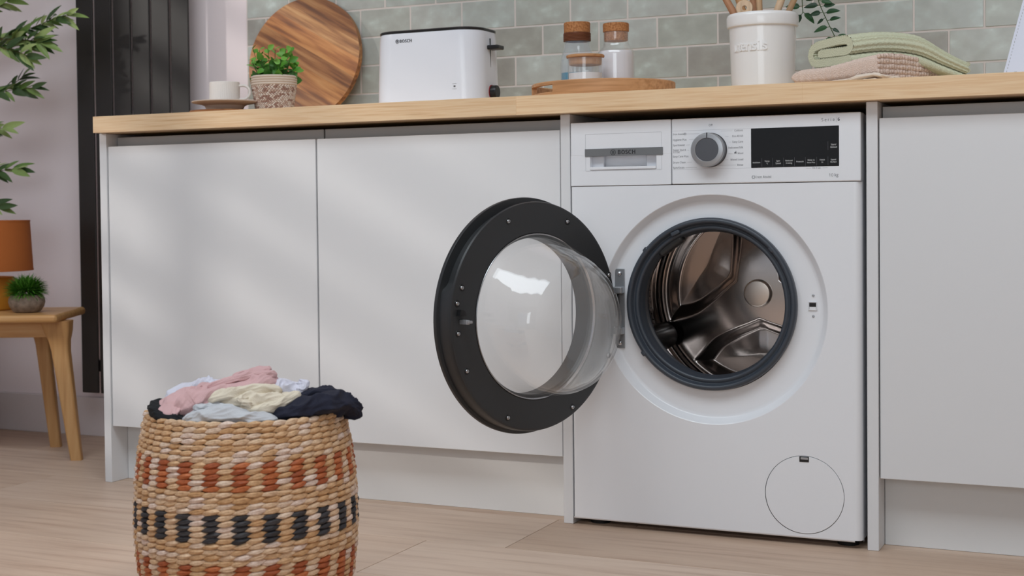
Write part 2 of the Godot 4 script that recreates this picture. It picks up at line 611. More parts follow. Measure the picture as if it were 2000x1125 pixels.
func room() -> void:
	# floor of boards laid along x
	var sub := MB.new()
	sub.box(Vector3(1.3, -0.06, 2.2), Vector3(6.2, 0.09, 5.8), 0.001)
	var fl := struct("floor", sub, M.soil)
	var pitch := 0.29
	var ln := 1.38
	var boards := []
	for k in 3:
		var b := MB.new()
		b.box(Vector3.ZERO, Vector3(ln - 0.0012, 0.015, pitch - 0.0012), 0.0012)
		boards.append(b.mesh())
	var cut := {}
	for row in range(-2, 18):
		var z0 := -0.03 + pitch * row
		var x0 := -1.8 + fposmod(0.93 + row * 0.517, ln) - ln
		if row == 0:
			x0 = 1.2 - 3 * ln
		while x0 < 4.3:
			var a := maxf(x0, -1.74)
			var b := minf(x0 + ln, 4.34)
			if b - a > 0.05:
				var w := b - a
				var mesh: Mesh = boards[0]
				if w < ln - 0.01:
					var key := int(w * 1000)
					if not cut.has(key):
						var mb := MB.new()
						mb.box(Vector3.ZERO, Vector3(w - 0.0012, 0.015, pitch - 0.0012), 0.0012)
						cut[key] = mb.mesh()
					mesh = cut[key]
				piece("plank", mesh, M.floor[rng.randi() % 6], fl, place(Vector3((a + b) / 2, -0.0075, z0 + pitch / 2)))
			x0 += ln
	# walls with thickness
	var h := 3.0
	var wb := MB.new()
	wb.box(Vector3(1.3, h / 2, WALLZ - 0.06), Vector3(6.3, h, 0.12), 0.001)
	var back := struct("wall_back", wb, M.wall)
	var gr := MB.new()
	gr.box(Vector3(1.48, 1.17, WALLZ + 0.003), Vector3(2.87, 0.56, 0.0166), 0.0005)
	part("grout", gr, M.grout, back)
	tiles(back)
	var wl := MB.new()   # left wall with the unseen window opening
	var lx := -1.8
	wl.box(Vector3(lx, 0.5, 2.2), Vector3(0.12, 1.0, 5.8), 0.001)
	wl.box(Vector3(lx, 2.78, 2.2), Vector3(0.12, 0.44, 5.8), 0.001)
	wl.box(Vector3(lx, 1.78, 0.2), Vector3(0.12, 1.56, 1.8), 0.001)
	wl.box(Vector3(lx, 1.78, 4.35), Vector3(0.12, 1.56, 1.5), 0.001)
	struct("wall_left", wl, mat(c8(236, 230, 232), 0.9))  # out of view, kept pale to bounce light onto the mauve wall
	var wr := MB.new()
	wr.box(Vector3(4.4, h / 2, 2.2), Vector3(0.12, h, 5.8), 0.001)
	struct("wall_right", wr, M.room)
	var wf := MB.new()
	wf.box(Vector3(-1.3, h / 2, 5.06), Vector3(1.1, h, 0.12), 0.001)
	wf.box(Vector3(2.7, h / 2, 5.06), Vector3(3.5, h, 0.12), 0.001)
	wf.box(Vector3(0.1, 2.62, 5.06), Vector3(1.7, 0.76, 0.12), 0.001)
	struct("wall_front", wf, M.room)
	var df := MB.new()
	for x in [-0.715, 0.1, 0.915]:
		df.box(Vector3(x, 1.12, 5.06), Vector3(0.07, 2.24, 0.07), 0.003)
	for y in [0.05, 2.205]:
		df.box(Vector3(0.1, y, 5.06), Vector3(1.7, 0.07, 0.07), 0.003)
	var gd := struct("door_1", df, M.white_dull)  # glazed door out of view, placed to reflect brightly in the steel drum
	for x in [-0.307, 0.507]:
		var gp := MB.new()
		gp.box(Vector3(x, 1.127, 5.06), Vector3(0.745, 2.085, 0.008), 0.0005)
		part("pane", gp, glass(Color(1, 1, 1, 0.03)), gd)
	var ce := MB.new()
	ce.box(Vector3(1.3, h + 0.06, 2.2), Vector3(6.3, 0.12, 5.8), 0.001)
	struct("ceiling", ce, M.ceiling)
	var bb := MB.new()
	bb.box(Vector3(-0.87, 0.058, -0.602), Vector3(1.74, 0.118, 0.016), 0.003)
	struct("baseboard_back", bb, M.skirt)
	# unseen window with broad wooden louvres, spaced so the sun streaks the doors
	var wf2 := MB.new()
	for z in [1.1, 2.35, 3.6]:
		wf2.box(Vector3(lx, 1.78, z), Vector3(0.1, 1.56, 0.06), 0.003)
	for y in [1.02, 2.54]:
		wf2.box(Vector3(lx, y, 2.35), Vector3(0.1, 0.06, 2.5), 0.003)
	var win := struct("unseen_window_1", wf2, M.white_dull)
	var pn := MB.new()
	pn.box(Vector3(lx - 0.03, 1.78, 2.35), Vector3(0.006, 1.5, 2.46), 0.0005)
	part("pane", pn, glass(Color(1, 1, 1, 0.03)), win)
	var unseen_slat := MB.new()
	unseen_slat.box(Vector3.ZERO, Vector3(0.012, 0.1, 2.42), 0.004)
	var sm := unseen_slat.mesh()
	for k in 7:  # uneven louvres out of view, shaping the sun streaks
		piece("unseen_slat", sm, M.white_dull, win, place(Vector3(lx + 0.075, 1.13 + 0.205 * k + [0.0, 0.02, -0.015, 0.01, -0.02, 0.015, 0.0][k], 2.35), Basis(Vector3.BACK, 0.5)))

func tiles(back: Node3D) -> void:
	var pw := 0.1515
	var ph := 0.0757
	var full := MB.new()
	full.box(Vector3.ZERO, Vector3(pw - 0.004, ph - 0.004, 0.008), 0.0016, 2)
	var fm := full.mesh()
	for row in 7:
		var y := 0.9087 + ph * (row + 0.5)
		# joints of the even rows (counted from the worktop) lie at 0.564 + k * pw, of the odd rows half a tile on
		var x := 0.564 - 4 * pw + (0.0 if row % 2 == 1 else 0.0757)
		while x < 2.85:
			var a := maxf(x, 0.046)
			var b := minf(x + pw, 2.9)
			if b - a > 0.02:
				var mesh: Mesh = fm
				if b - a < pw - 0.001:
					var mb := MB.new()
					mb.box(Vector3.ZERO, Vector3(b - a - 0.004, ph - 0.004, 0.008), 0.0016, 2)
					mesh = mb.mesh()
				var bs := Basis(Vector3.UP, rng.randf_range(-0.006, 0.006)) * Basis(Vector3.RIGHT, rng.randf_range(-0.008, 0.008))
				piece("tile", mesh, M.tile[rng.randi() % 8], back, place(Vector3((a + b) / 2, y, -0.6015), bs))
			x += pw

func radiator() -> void:
	var o := thing("radiator", "tall black vertical flat-panel radiator on the mauve wall beside the cabinets", "radiator", Vector3(-0.305, 0.14, -0.56))
	var b := MB.new()
	b.box(Vector3(0, 0.86, 0.03), Vector3(0.0605, 1.72, 0.007), 0.0025, 2)
	var bm := b.mesh()
	for k in 6:
		piece("panel", bm, M.radiator, o, place(Vector3(-0.1705 + 0.0682 * k, 0, 0)))
	for y in [0.08, 1.64]:
		var r := MB.new()
		r.box(Vector3(0, y, 0.012), Vector3(0.4, 0.035, 0.024), 0.004)
		part("rail", r, M.radiator, o)
	for x in [-0.14, 0.14]:
		var r := MB.new()
		r.box(Vector3(x, 1.4, -0.02), Vector3(0.03, 0.03, 0.06), 0.003)
		part("wall_bracket", r, M.radiator, o)

func cabinets() -> void:
	var th := 0.0217
	var pn := ["white end panel at the open end of the run, beside the radiator", "white upright panel between the second cabinet and the washing machine", "white upright panel between the washing machine and the last cabinet", "white end panel closing the far end of the last cabinet"]
	var xs := [0.0, 1.2226, 1.8507, 2.4728]
	for k in 4:
		var b := MB.new()
		b.box(Vector3(th / 2, 0.4333, -0.295), Vector3(th, 0.8666, 0.59), 0.0012)
		single("end_panel", b, M.cabinet, pn[k], "panel", place(Vector3(xs[k], 0, 0)), "upright panels of the cabinet run")
	var cx := [0.0217, 0.6217, 1.8725]
	var lb := ["white handleless base cabinet next to the radiator, behind the woven basket", "white handleless base cabinet behind the open washing machine door", "white handleless base cabinet beyond the washing machine, under the towels"]
	for k in 3:
		var o := thing("base_cabinet", lb[k], "cabinet", Vector3(cx[k], 0, 0), 0.0, "white base cabinets")
		var b := MB.new()
		b.box(Vector3(0.3, 0.49, -0.315), Vector3(0.597, 0.70, 0.52), 0.001)
		b.box(Vector3(0.3, 0.847, -0.565), Vector3(0.597, 0.02, 0.02), 0.001)
		part("body", b, M.carcass, o)
		var d := MB.new()
		d.box(Vector3(0.3, 0.4872, -0.0135), Vector3(0.5962, 0.6936, 0.019), 0.0014, 2)
		part("door", d, M.cabinet, o)
		var r := MB.new()
		r.box(Vector3(0.3, 0.824, -0.045), Vector3(0.5965, 0.068, 0.006), 0.0012)
		r.box(Vector3(0.3, 0.794, -0.0345), Vector3(0.5965, 0.005, 0.019), 0.0012)
		part("handle_rail", r, M.rail, o)
	var pl := [[0.0222, 1.2221, "long white kickboard under the two cabinets behind the basket"], [1.8730, 2.4700, "short white kickboard under the last cabinet past the washing machine"]]
	for q in pl:
		var b := MB.new()
		b.box(Vector3((q[0] + q[1]) / 2, 0.069, -0.0726), Vector3(q[1] - q[0], 0.138, 0.018), 0.001)
		single("kickboard", b, M.plinth, q[2], "kickboard", Transform3D.IDENTITY, "kickboards under the cabinets")

func worktop() -> void:
	var o := thing("worktop", "long light oak butcher block worktop over the cabinets and washing machine", "worktop", Vector3(0, 0.867, 0))
	var w := 0.0418
	for r in 15:
		var z := 0.029 - w * (r + 0.5)
		var x := 0.005
		var first := true
		while x < 2.5:
			var l := rng.randf_range(0.35, 0.75)
			if first:
				l *= rng.randf_range(0.4, 1.0)
				first = false
			var e := minf(x + l, 2.5)
			if 2.5 - e < 0.06:
				e = 2.5
			var b := MB.new()
			b.box(Vector3((x + e) / 2, 0.02, z), Vector3(e - x + 0.0002, 0.04, w + 0.0002), 0.0005 if r == 0 else 0.0004)
			piece("stave", b.mesh(), M.oak[rng.randi() % 6], o)
			x = e

# a plate in the xy plane from (x0,y0) to (x1,y1) with a round hole, seen from +z
func holed(mb: MB, x0: float, y0: float, x1: float, y1: float, c: Vector2, r: float, z: float) -> void:
	var p := PackedVector3Array()
	var t := PackedInt32Array()
	var angs := []
	for k in 96:
		angs.append(TAU * k / 96)
	for q in [Vector2(x0, y0), Vector2(x1, y0), Vector2(x1, y1), Vector2(x0, y1)]:
		angs.append(fposmod((q - c).angle(), TAU))
	angs.sort()
	var m := angs.size()
	for a in angs:
		var d := Vector2(cos(a), sin(a))
		var tx: float = ((x1 if d.x > 0 else x0) - c.x) / d.x if absf(d.x) > 1e-9 else 1e9
		var ty: float = ((y1 if d.y > 0 else y0) - c.y) / d.y if absf(d.y) > 1e-9 else 1e9
		var q := c + d * minf(tx, ty)
		p.append(Vector3(c.x + d.x * r, c.y + d.y * r, z))
		p.append(Vector3(q.x, q.y, z))
	for k in m:
		var a := k * 2
		var b := ((k + 1) % m) * 2
		t.append_array(PackedInt32Array([a, a + 1, b + 1, a, b + 1, b]))
	mb.tri(p, t, 35.0, false)

func ring_mark(mb: MB, c: Vector3, r: float, w: float, d: float, segs := 24) -> void:
	mb.lathe([Vector2(r - w, -d), Vector2(r, -d), Vector2(r, d), Vector2(r - w, d)], segs, place(c, LZ.basis), true)

func emblem(parent: Node, at: Vector3, r: float, m: Material, b := Basis.IDENTITY) -> void:
	var mb := MB.new()
	ring_mark(mb, Vector3.ZERO, r, r * 0.16, 0.0003)
	mb.box(Vector3(-r * 0.3, 0, 0), Vector3(r * 0.16, r * 1.25, 0.0006), 0.0001)
	mb.box(Vector3(r * 0.3, 0, 0), Vector3(r * 0.16, r * 1.25, 0.0006), 0.0001)
	mb.box(Vector3(0, r * 0.22, 0), Vector3(r * 0.6, r * 0.16, 0.0006), 0.0001)
	mb.box(Vector3(0, -r * 0.22, 0), Vector3(r * 0.6, r * 0.16, 0.0006), 0.0001)
	part("emblem", mb, m, parent, Transform3D(b, at))

func washing_machine() -> void:
	var o := thing("washing_machine", "white front loading washing machine with its round door swung open", "washing machine", Vector3(WX, 0, 0))
	var hw := 0.2972
	var F := 0.003
	# body: hollow case with rounded front corners, a hole for the door and one for the filter flap
	var b := MB.new()
	b.box(Vector3(-hw + 0.004, 0.43, -0.30), Vector3(0.006, 0.828, 0.575), 0.001)
	b.box(Vector3(hw - 0.004, 0.43, -0.30), Vector3(0.006, 0.828, 0.575), 0.001)
	b.box(Vector3(0, 0.842, -0.30), Vector3(2 * hw - 0.008, 0.008, 0.575), 0.001)
	b.box(Vector3(0, 0.018, -0.30), Vector3(2 * hw - 0.008, 0.008, 0.575), 0.001)
	b.box(Vector3(0, 0.43, -0.585), Vector3(2 * hw - 0.008, 0.828, 0.006), 0.001)
	part("body", b, M.white_dull, o)
	var fp := MB.new()
	var rc := 0.014
	var y1 := 0.7132
	var dish := Vector2(0.0015, 0.4605)
	var flap := Vector2(0.1862, 0.0992)
	var xl := -hw + 0.005
	holed(fp, xl, 0.2, hw - rc, y1, dish, 0.2325, F)
	holed(fp, 0.06, 0.017, hw - rc, 0.2, flap, 0.0775, F)
	var rectp := PackedVector3Array([Vector3(xl, 0.017, F), Vector3(0.06, 0.017, F), Vector3(0.06, 0.2, F), Vector3(xl, 0.2, F)])
	fp.tri(rectp, PackedInt32Array([0, 1, 2, 0, 2, 3]), 35.0, false)
	# rounded corner on the visible side, and turned edges
	fp.grid(func(u, v): return Vector3(hw - rc + sin(u * PI / 2) * rc, lerpf(0.017, y1, v), F - rc + cos(u * PI / 2) * rc), 6, 1)
	fp.grid(func(u, v): return Vector3(xl - sin(u * PI / 2) * 0.005, lerpf(0.017, y1, v), F - 0.005 + cos(u * PI / 2) * 0.005), 4, 1)
	fp.grid(func(u, v): return Vector3(lerpf(-hw, hw - rc, v), 0.017 - sin(u * PI / 2) * 0.004, F - 0.004 + cos(u * PI / 2) * 0.004), 4, 1)
	fp.grid(func(u, v): return Vector3(hw, lerpf(0.014, y1, v), lerpf(F - rc, -0.02, u)), 1, 1)
	fp.grid(func(u, v): return Vector3(-hw, lerpf(0.014, y1, v), lerpf(F - 0.005, -0.02, u)), 1, 1)
	fp.grid(func(u, v): return Vector3(lerpf(-hw, hw, v), y1, lerpf(F - 0.002, -0.02, u)), 1, 1)
	part("front_panel", fp, M.white, o)
	# filter flap set in its hole with a thin dark joint
	var fb := MB.new()
	fb.lathe([Vector2(0, -0.006), Vector2(0.0778, -0.006), Vector2(0.0778, -0.0045), Vector2(0, -0.0045)], 48, place(Vector3(flap.x, flap.y, F), LZ.basis))
	part("flap_joint", fb, M.ink_soft, o)
	var fl := MB.new()
	fl.lathe([Vector2(0, -0.004), Vector2(0.0766, -0.004), Vector2(0.0766, -0.0006), Vector2(0.0760, 0.0), Vector2(0, 0.0)], 64, place(Vector3(flap.x, flap.y, F), LZ.basis))
	var fm := part("filter_flap", fl, M.white, o)
	var ct := MB.new()
	ct.box(Vector3(flap.x, flap.y + 0.0705, F + 0.0003), Vector3(0.0185, 0.011, 0.0012), 0.0003)
	part("finger_slot", ct, M.black, fm)
	var ct2 := MB.new()
	ct2.box(Vector3(flap.x + 0.0006, flap.y + 0.0722, F + 0.001), Vector3(0.0145, 0.0042, 0.0012), 0.0003)
	part("slot_tab", ct2, M.silver, fm)
	# feet
	for q in [[-0.255, -0.045], [0.262, -0.045], [-0.255, -0.53], [0.262, -0.53]]:
		var ft := MB.new()
		ft.lathe([Vector2(0, 0), Vector2(0.021, 0), Vector2(0.021, 0.009), Vector2(0.008, 0.011), Vector2(0.008, 0.018), Vector2(0, 0.018)], 24, place(Vector3(q[0], 0, q[1])))
		part("foot", ft, M.dark, o)
	# recess round the opening
	var D := Vector3(dish.x, dish.y, 0)
	var rec := MB.new()
	rec.lathe([Vector2(0.2327, F), Vector2(0.2315, F - 0.0006), Vector2(0.2300, F - 0.002), Vector2(0.2215, F - 0.0140), Vector2(0.2185, F - 0.0163), Vector2(0.213, F - 0.0172), Vector2(0.165, F - 0.0178)], 128, place(D, LZ.basis), false, 50)
	part("door_recess", rec, M.white, o)
	var G := Vector3(-0.003, 0.4712, 0)
	var gk := MB.new()
	gk.lathe([Vector2(0.1690, -0.016), Vector2(0.1745, -0.015), Vector2(0.1755, -0.006), Vector2(0.1745, 0.001), Vector2(0.1715, 0.0042), Vector2(0.1675, 0.0045), Vector2(0.1645, 0.002), Vector2(0.1632, -0.003), Vector2(0.1618, -0.007),
		Vector2(0.1598, -0.0075), Vector2(0.1565, -0.0045), Vector2(0.1525, -0.005), Vector2(0.1502, -0.009), Vector2(0.1492, -0.02), Vector2(0.1475, -0.032), Vector2(0.1462, -0.036), Vector2(0.148, -0.043), Vector2(0.154, -0.06), Vector2(0.158, -0.09)], 128, place(G, LZ.basis), false, 60)
	var gm := part("gasket", gk, M.rubber, o)
	for q in [[2.02, 0.16, 0.02], [2.45, 0.1725, 0.012], [0.72, 0.168, 0.012], [-2.5, 0.173, 0.012]]:
		var nb := MB.new()
		nb.box(Vector3(q[1], 0, -0.001), Vector3(0.009, q[2], 0.012), 0.003, 2, Transform3D(Basis(Vector3.BACK, q[0]), G))
		part("gasket_lug", nb, M.rubber, gm)
	var sp := MB.new()   # spout that hangs into the opening
	sp.box(Vector3(0.147, 0, -0.028), Vector3(0.018, 0.062, 0.03), 0.007, 3, Transform3D(Basis(Vector3.BACK, 2.2), G))
	part("spout", sp, M.door_black, gm)
	drum(o, G)
	# latch on the other side
	var lt := MB.new()
	var L := Vector3(0.2008, 0.4708, -0.0139)
	for s in [-1, 1]:
		lt.box(L + Vector3(s * 0.0078, 0, 0), Vector3(0.0016, 0.017, 0.004), 0.0004)
		lt.box(L + Vector3(0, s * 0.0078, 0), Vector3(0.017, 0.0016, 0.004), 0.0004)
	lt.box(L + Vector3(0, -0.0045, 0.0003), Vector3(0.013, 0.006, 0.003), 0.0004)
	var lm := part("latch", lt, M.white, o)
	var lh := MB.new()
	lh.box(L + Vector3(0, 0.002, 0.0004), Vector3(0.0125, 0.0075, 0.0032), 0.0004)
	part("latch_hole", lh, M.black, lm)
	for s in [-1, 1]:
		var sc := MB.new()
		sc.lathe([Vector2(0, 0.0015), Vector2(0.0016, 0.0014), Vector2(0.0024, 0.0006), Vector2(0.0026, 0)], 16, place(L + Vector3(0.001, s * 0.0205, 0), LZ.basis))
		part("screw", sc, M.silver, lm)
	controls(o)
	hinge(o)
	door(o)

func drum(o: Node3D, G: Vector3) -> void:
	var R := 0.238
	var zb := -0.425
	var d := MB.new()
	var pr := [Vector2(0.156, -0.088), Vector2(0.162, -0.092), Vector2(0.2, -0.098), Vector2(0.225, -0.104), Vector2(0.235, -0.115)]
	for k in 60:
		var z := -0.118 - 0.29 * k / 59.0
		var w := 0.0
		for rz in [-0.13, -0.165, -0.375]:
			w += exp(-pow((z - rz) / 0.007, 2)) * 0.006
		pr.append(Vector2(R - w, z))
	pr.append(Vector2(R - 0.006, -0.415))
	pr.append(Vector2(R - 0.014, -0.42))
	d.lathe(pr, 96, place(G, LZ.basis), false, 60)
	var dm := part("drum", d, M.steel, o)
	# back wall: three arms in relief round the hub, three pressed pads between them
	var arms := [deg_to_rad(92), deg_to_rad(212), deg_to_rad(332)]
	var bw := MB.new()
	bw.grid(func(u, v):
		var r: float = 0.0005 + (R - 0.010) * u
		var a: float = TAU * v
		var pad := 1.0
		for t in arms:
			var da: float = wrapf(a - t, -PI, PI)
			var side: float = absf(r * sin(da)) if absf(da) < PI / 2 else r
			var half: float = 0.032 + 0.018 * exp(-pow((r - 0.03) / 0.06, 2)) + 0.02 * smoothstep(0.14, 0.23, r)
			pad = minf(pad, side - half)
		var deep: float = minf(pad, minf(r - 0.055, 0.222 - r))
		var step: float = smoothstep(0.0, 0.030, deep)
		var dome: float = 0.014 * cos(clampf(r / R, 0, 1) * PI / 2)
		var swell: float = 0.006 * smoothstep(0.02, 0.09, deep)
		return Vector3(r * cos(a), r * sin(a), zb + dome + 0.012 - 0.030 * step + swell), 130, 320, false, true, 180.0, false, place(G))
	part("drum_back", bw, M.steel, dm)
	var hb := MB.new()
	hb.lathe([Vector2(0, 0.026), Vector2(0.027, 0.026), Vector2(0.0305, 0.024), Vector2(0.0315, 0.02), Vector2(0.033, 0.005)], 48, place(G + Vector3(0, 0, zb + 0.012), LZ.basis), false, 50)
	part("hub", hb, M.hub, dm)
	for k in 3:
		var a := deg_to_rad(205 + 120 * k)
		var lf := MB.new()
		lf.grid(func(u, v):
			var q: float = (v - 0.5) * 2.0
			var hgt: float = 0.05 * pow(maxf(0.0, 1.0 - q * q), 0.6) * (0.55 + 0.45 * sin(u * PI)) 
			return Vector3(R - 0.002 - hgt, q * 0.032, lerpf(-0.135, -0.39, u)), 16, 14, false, false, 180.0, false, Transform3D(Basis(Vector3.BACK, a), G))
		part("lifter", lf, M.black, dm)
	# perforations of the drum wall
	var mm := MultiMesh.new()
	mm.transform_format = MultiMesh.TRANSFORM_3D
	var hm := MB.new()
	hm.lathe([Vector2(0, 0.0006), Vector2(0.0017, 0.0004), Vector2(0.0021, -0.0004)], 8, Transform3D.IDENTITY)
	mm.mesh = hm.mesh()
	var spots := []
	for i in 110:
		for j in 14:
			var a := TAU * (i + 0.5 * (j % 2)) / 110
			var free := true
			for k in 3:
				if absf(wrapf(a - deg_to_rad(205 + 120 * k), -PI, PI)) < 0.17:
					free = false
			if free:
				spots.append([a, -0.185 - 0.0125 * j])
	mm.instance_count = spots.size()
	for i in spots.size():
		var a: float = spots[i][0]
		var inw := Vector3(-cos(a), -sin(a), 0)
		mm.set_instance_transform(i, Transform3D(aim(inw, Vector3.BACK), G - inw * (R - 0.0004) + Vector3(0, 0, spots[i][1])))
	var mi := MultiMeshInstance3D.new()
	mi.name = "perforations"
	mi.multimesh = mm
	mi.material_override = M.dark
	mi.set_meta("kind", "stuff")
	dm.add_child(mi)

func controls(o: Node3D) -> void:
	var hw := 0.2972
	var F := 0.004
	var ys := 0.7142
	var yt := 0.8472
	var xs := 1.4655 - WX
	# fascia right of the drawer
	var f := MB.new()
	f.box(Vector3((xs + 0.0006 + hw) / 2, (ys + yt) / 2, F - 0.02), Vector3(hw - xs - 0.0006, yt - ys, 0.04), 0.0028, 3)
	var fm := part("control_panel", f, M.white, o)
	# drawer front round its grip pocket
	var px0 := 1.2905 - WX
	var px1 := 1.4335 - WX
	var py0 := 0.7475
	var py1 := 0.7765
	var x0 := -hw
	var x1 := xs - 0.0006
	var d := MB.new()
	d.box(Vector3((x0 + x1) / 2, (py1 + yt) / 2, F - 0.018), Vector3(x1 - x0, yt - py1, 0.036), 0.0024, 3)
	d.box(Vector3((x0 + x1) / 2, (ys + py0) / 2, F - 0.018), Vector3(x1 - x0, py0 - ys, 0.036), 0.0012)
	d.box(Vector3((x0 + px0) / 2, (py0 + py1) / 2, F - 0.018), Vector3(px0 - x0, py1 - py0 + 0.003, 0.036), 0.0008)
	d.box(Vector3((x1 + px1) / 2, (py0 + py1) / 2, F - 0.018), Vector3(x1 - px1, py1 - py0 + 0.003, 0.036), 0.0008)
	d.box(Vector3((px0 + px1) / 2, (py0 + py1) / 2, F - 0.03), Vector3(px1 - px0 + 0.004, py1 - py0 + 0.004, 0.006), 0.0005)
	d.box(Vector3((px0 + px1) / 2, py0 + 0.003, F - 0.013), Vector3(px1 - px0, 0.006, 0.03), 0.0008, 1, Transform3D.IDENTITY)
	var dm := part("detergent_drawer", d, M.white, o)
	for s in [[px0, 1.0], [px1, -1.0]]:
		var w := MB.new()
		w.box(Vector3(s[0] + s[1] * 0.012, (py0 + py1) / 2, F - 0.020), Vector3(0.026, py1 - py0, 0.012), 0.001, 1)
		part("pocket_cheek", w, M.white_dull, dm)
	var st := MB.new()
	st.box(Vector3((1.2793 + 1.4479) / 2 - WX, 0.7836, F + 0.0004), Vector3(0.1686, 0.0158, 0.003), 0.0005)
	part("grip_strip", st, M.strip, dm)
	var ln := MB.new()
	for y in [0.8222, 0.7455]:
		ln.box(Vector3((1.281 + 1.4445) / 2 - WX, y, F), Vector3(0.1635, 0.0005, 0.0006), 0.0001)
	for x in [1.2805, 1.4450]:
		ln.box(Vector3(x - WX, 0.7838, F), Vector3(0.0005, 0.0767, 0.0006), 0.0001)
	part("outline", ln, M.hair, dm)
	emblem(dm, Vector3(1.3415 - WX, 0.7833, F + 0.002), 0.0058, M.ink)
	words("BOSCH", 0.0086, Vector3(1.3520 - WX, 0.7790, F + 0.0021), M.ink, dm, -1, true)
	# dial
	var dc := Vector3(1.5463 - WX, 0.7822, F)
	var kb := MB.new()
	kb.lathe([Vector2(0.0338, 0.018), Vector2(0.0342, 0.0195), Vector2(0.0338, 0.0222), Vector2(0.0325, 0.0242), Vector2(0.0305, 0.0248), Vector2(0.0240, 0.0255), Vector2(0.0236, 0.0252), Vector2(0.0234, 0.023), Vector2(0, 0.023)], 72, place(dc, LZ.basis), false, 38)
	var km := part("dial", kb, M.silver, o)
	var ks := MB.new()
	ks.lathe([Vector2(0.0346, 0), Vector2(0.0346, 0.002), Vector2(0.0336, 0.003), Vector2(0.0334, 0.0185), Vector2(0.030, 0.019)], 72, place(dc, LZ.basis), false, 38)
	part("shaded_dial_skirt", ks, mat(c8(84, 85, 90), 0.3, 0.5), km)  # dark grey imitates the shade and dark reflection on the knob's side
	var kc := MB.new()
	kc.lathe([Vector2(0.0234, 0.0225), Vector2(0.0234, 0.0243), Vector2(0.0228, 0.0246), Vector2(0, 0.0247)], 48, place(dc, LZ.basis), false, 38)
	part("dial_cap", kc, M.slate_cap, km)
	var pt := MB.new()
	pt.box(dc + Vector3(0, 0.0288, 0.0240), Vector3(0.0017, 0.0104, 0.0034), 0.0003)
	part("pointer", pt, M.black, km)
	# display
	var sc := MB.new()
	sc.box(Vector3((1.6290 + 1.8005) / 2 - WX, 0.7834, F), Vector3(0.1715, 0.0782, 0.0016), 0.0007)
	var sm := part("display", sc, M.screen, o)
	var cols := [1.6290, 1.6505, 1.6720, 1.6935, 1.7148, 1.7362, 1.7578, 1.7795, 1.8005]
	var names := [["AntiStain"], ["Temp.", "°C"], ["Spin", "Speed"], ["Reduced", "Ironing"], ["Prewash"], ["Water &", "Rinse Plus"], ["Finish", "in"], ["Speed", "Perfect"]]
	var tk := MB.new()
	for k in 7:
		tk.box(Vector3(cols[k + 1] - WX, 0.7545, F + 0.0008), Vector3(0.0005, 0.017, 0.0006), 0.0001)
	tk.box(Vector3(1.7795 - WX, 0.7838, F + 0.0008), Vector3(0.0005, 0.017, 0.0006), 0.0001)
	part("divider", tk, M.ink_soft, sm)
	for k in 8:
		for j in names[k].size():
			words(names[k][j], 0.0027 if names[k][j].length() < 10 else 0.0024, Vector3((cols[k] + cols[k + 1]) / 2 - WX, 0.7532 - 0.0047 * j + (0.0024 if names[k].size() > 1 else 0.0), F + 0.0009), M.ink_white, sm)
	words("Start/", 0.003, Vector3(1.7905 - WX, 0.7846, F + 0.0009), M.ink_white, sm)
	words("Reload", 0.003, Vector3(1.7905 - WX, 0.7795, F + 0.0009), M.ink_white, sm)
	# print on the fascia
	var lf := [["Iron Assist", 0.8142, 0.0], ["Hygiene Plus", 0.8028, 0.0], ["Sportswear", 0.7920, 0.0], ["Super Quick", 0.7822, 0.0], ["15'/30'", 0.7777, 0.0], ["Easy Care Plus", 0.7690, 0.0], ["Drum Clean", 0.7568, 0.0], ["Spin/Drain", 0.7462, 0.0]]
	for q in lf:
		words(q[0], 0.0036, Vector3(1.4692 - WX, q[1], F), M.ink_soft, fm, -1)
	var rt := [["Cottons", 0.8178], ["Eco 40-60", 0.8066], ["Easy Care", 0.7952], ["Delicates/Silk", 0.7838], ["Wool", 0.7722], ["Mixed Load", 0.7600], ["Rinse", 0.7492]]
	for q in rt:
		words(q[0], 0.0036, Vector3(1.6130 - WX, q[1], F), M.ink_soft, fm, 1)
	words("Off", 0.0040, Vector3(1.5478 - WX, 0.8300, F), M.ink_soft, fm)
	words("S e r i e", 0.0056, Vector3(1.7672 - WX, 0.8316, F), M.ink_soft, fm, -1)
	words("6", 0.0058, Vector3(1.8020 - WX, 0.8316, F), M.ink, fm, 1, true)
	words("10 kg", 0.0056, Vector3(1.7990 - WX, 0.7242, F), M.ink_soft, fm, 1)
	words("Iron Assist", 0.0048, Vector3(1.6378 - WX, 0.7236, F), M.ink_soft, fm, -1)
	words("On 3 sec.", 0.0030, Vector3(1.7580 - WX, 0.7398, F), M.ink_soft, fm)
	var hl := MB.new()
	var A := func(xa, xb, y): hl.box(Vector3((xa + xb) / 2 - WX, y, F), Vector3(xb - xa, 0.0005, 0.0005), 0.0001)
	A.call(1.498, 1.524, 0.8160); A.call(1.503, 1.514, 0.8048); A.call(1.497, 1.504, 0.7938); A.call(1.499, 1.503, 0.7830)
	A.call(1.498, 1.509, 0.7585); A.call(1.495, 1.519, 0.7480)
	A.call(1.568, 1.592, 0.8195); A.call(1.577, 1.584, 0.8084); A.call(1.584, 1.589, 0.7970); A.call(1.583, 1.592, 0.7738)
	A.call(1.577, 1.583, 0.7618); A.call(1.562, 1.599, 0.7508)
	A.call(1.7375, 1.7470, 0.7412); A.call(1.7690, 1.7785, 0.7412)
	hl.box(Vector3(1.7955 - WX, 0.8340, F), Vector3(0.0005, 0.0095, 0.0005), 0.0001)
	hl.box(Vector3((1.468 + 1.629) / 2 - WX, 0.8226, F), Vector3(0.161, 0.0004, 0.0004), 0.0001)
	hl.box(Vector3((1.468 + 1.629) / 2 - WX, 0.7445, F), Vector3(0.161, 0.0004, 0.0004), 0.0001)
	part("printed_line", hl, M.hair, fm)
	var ic := MB.new()
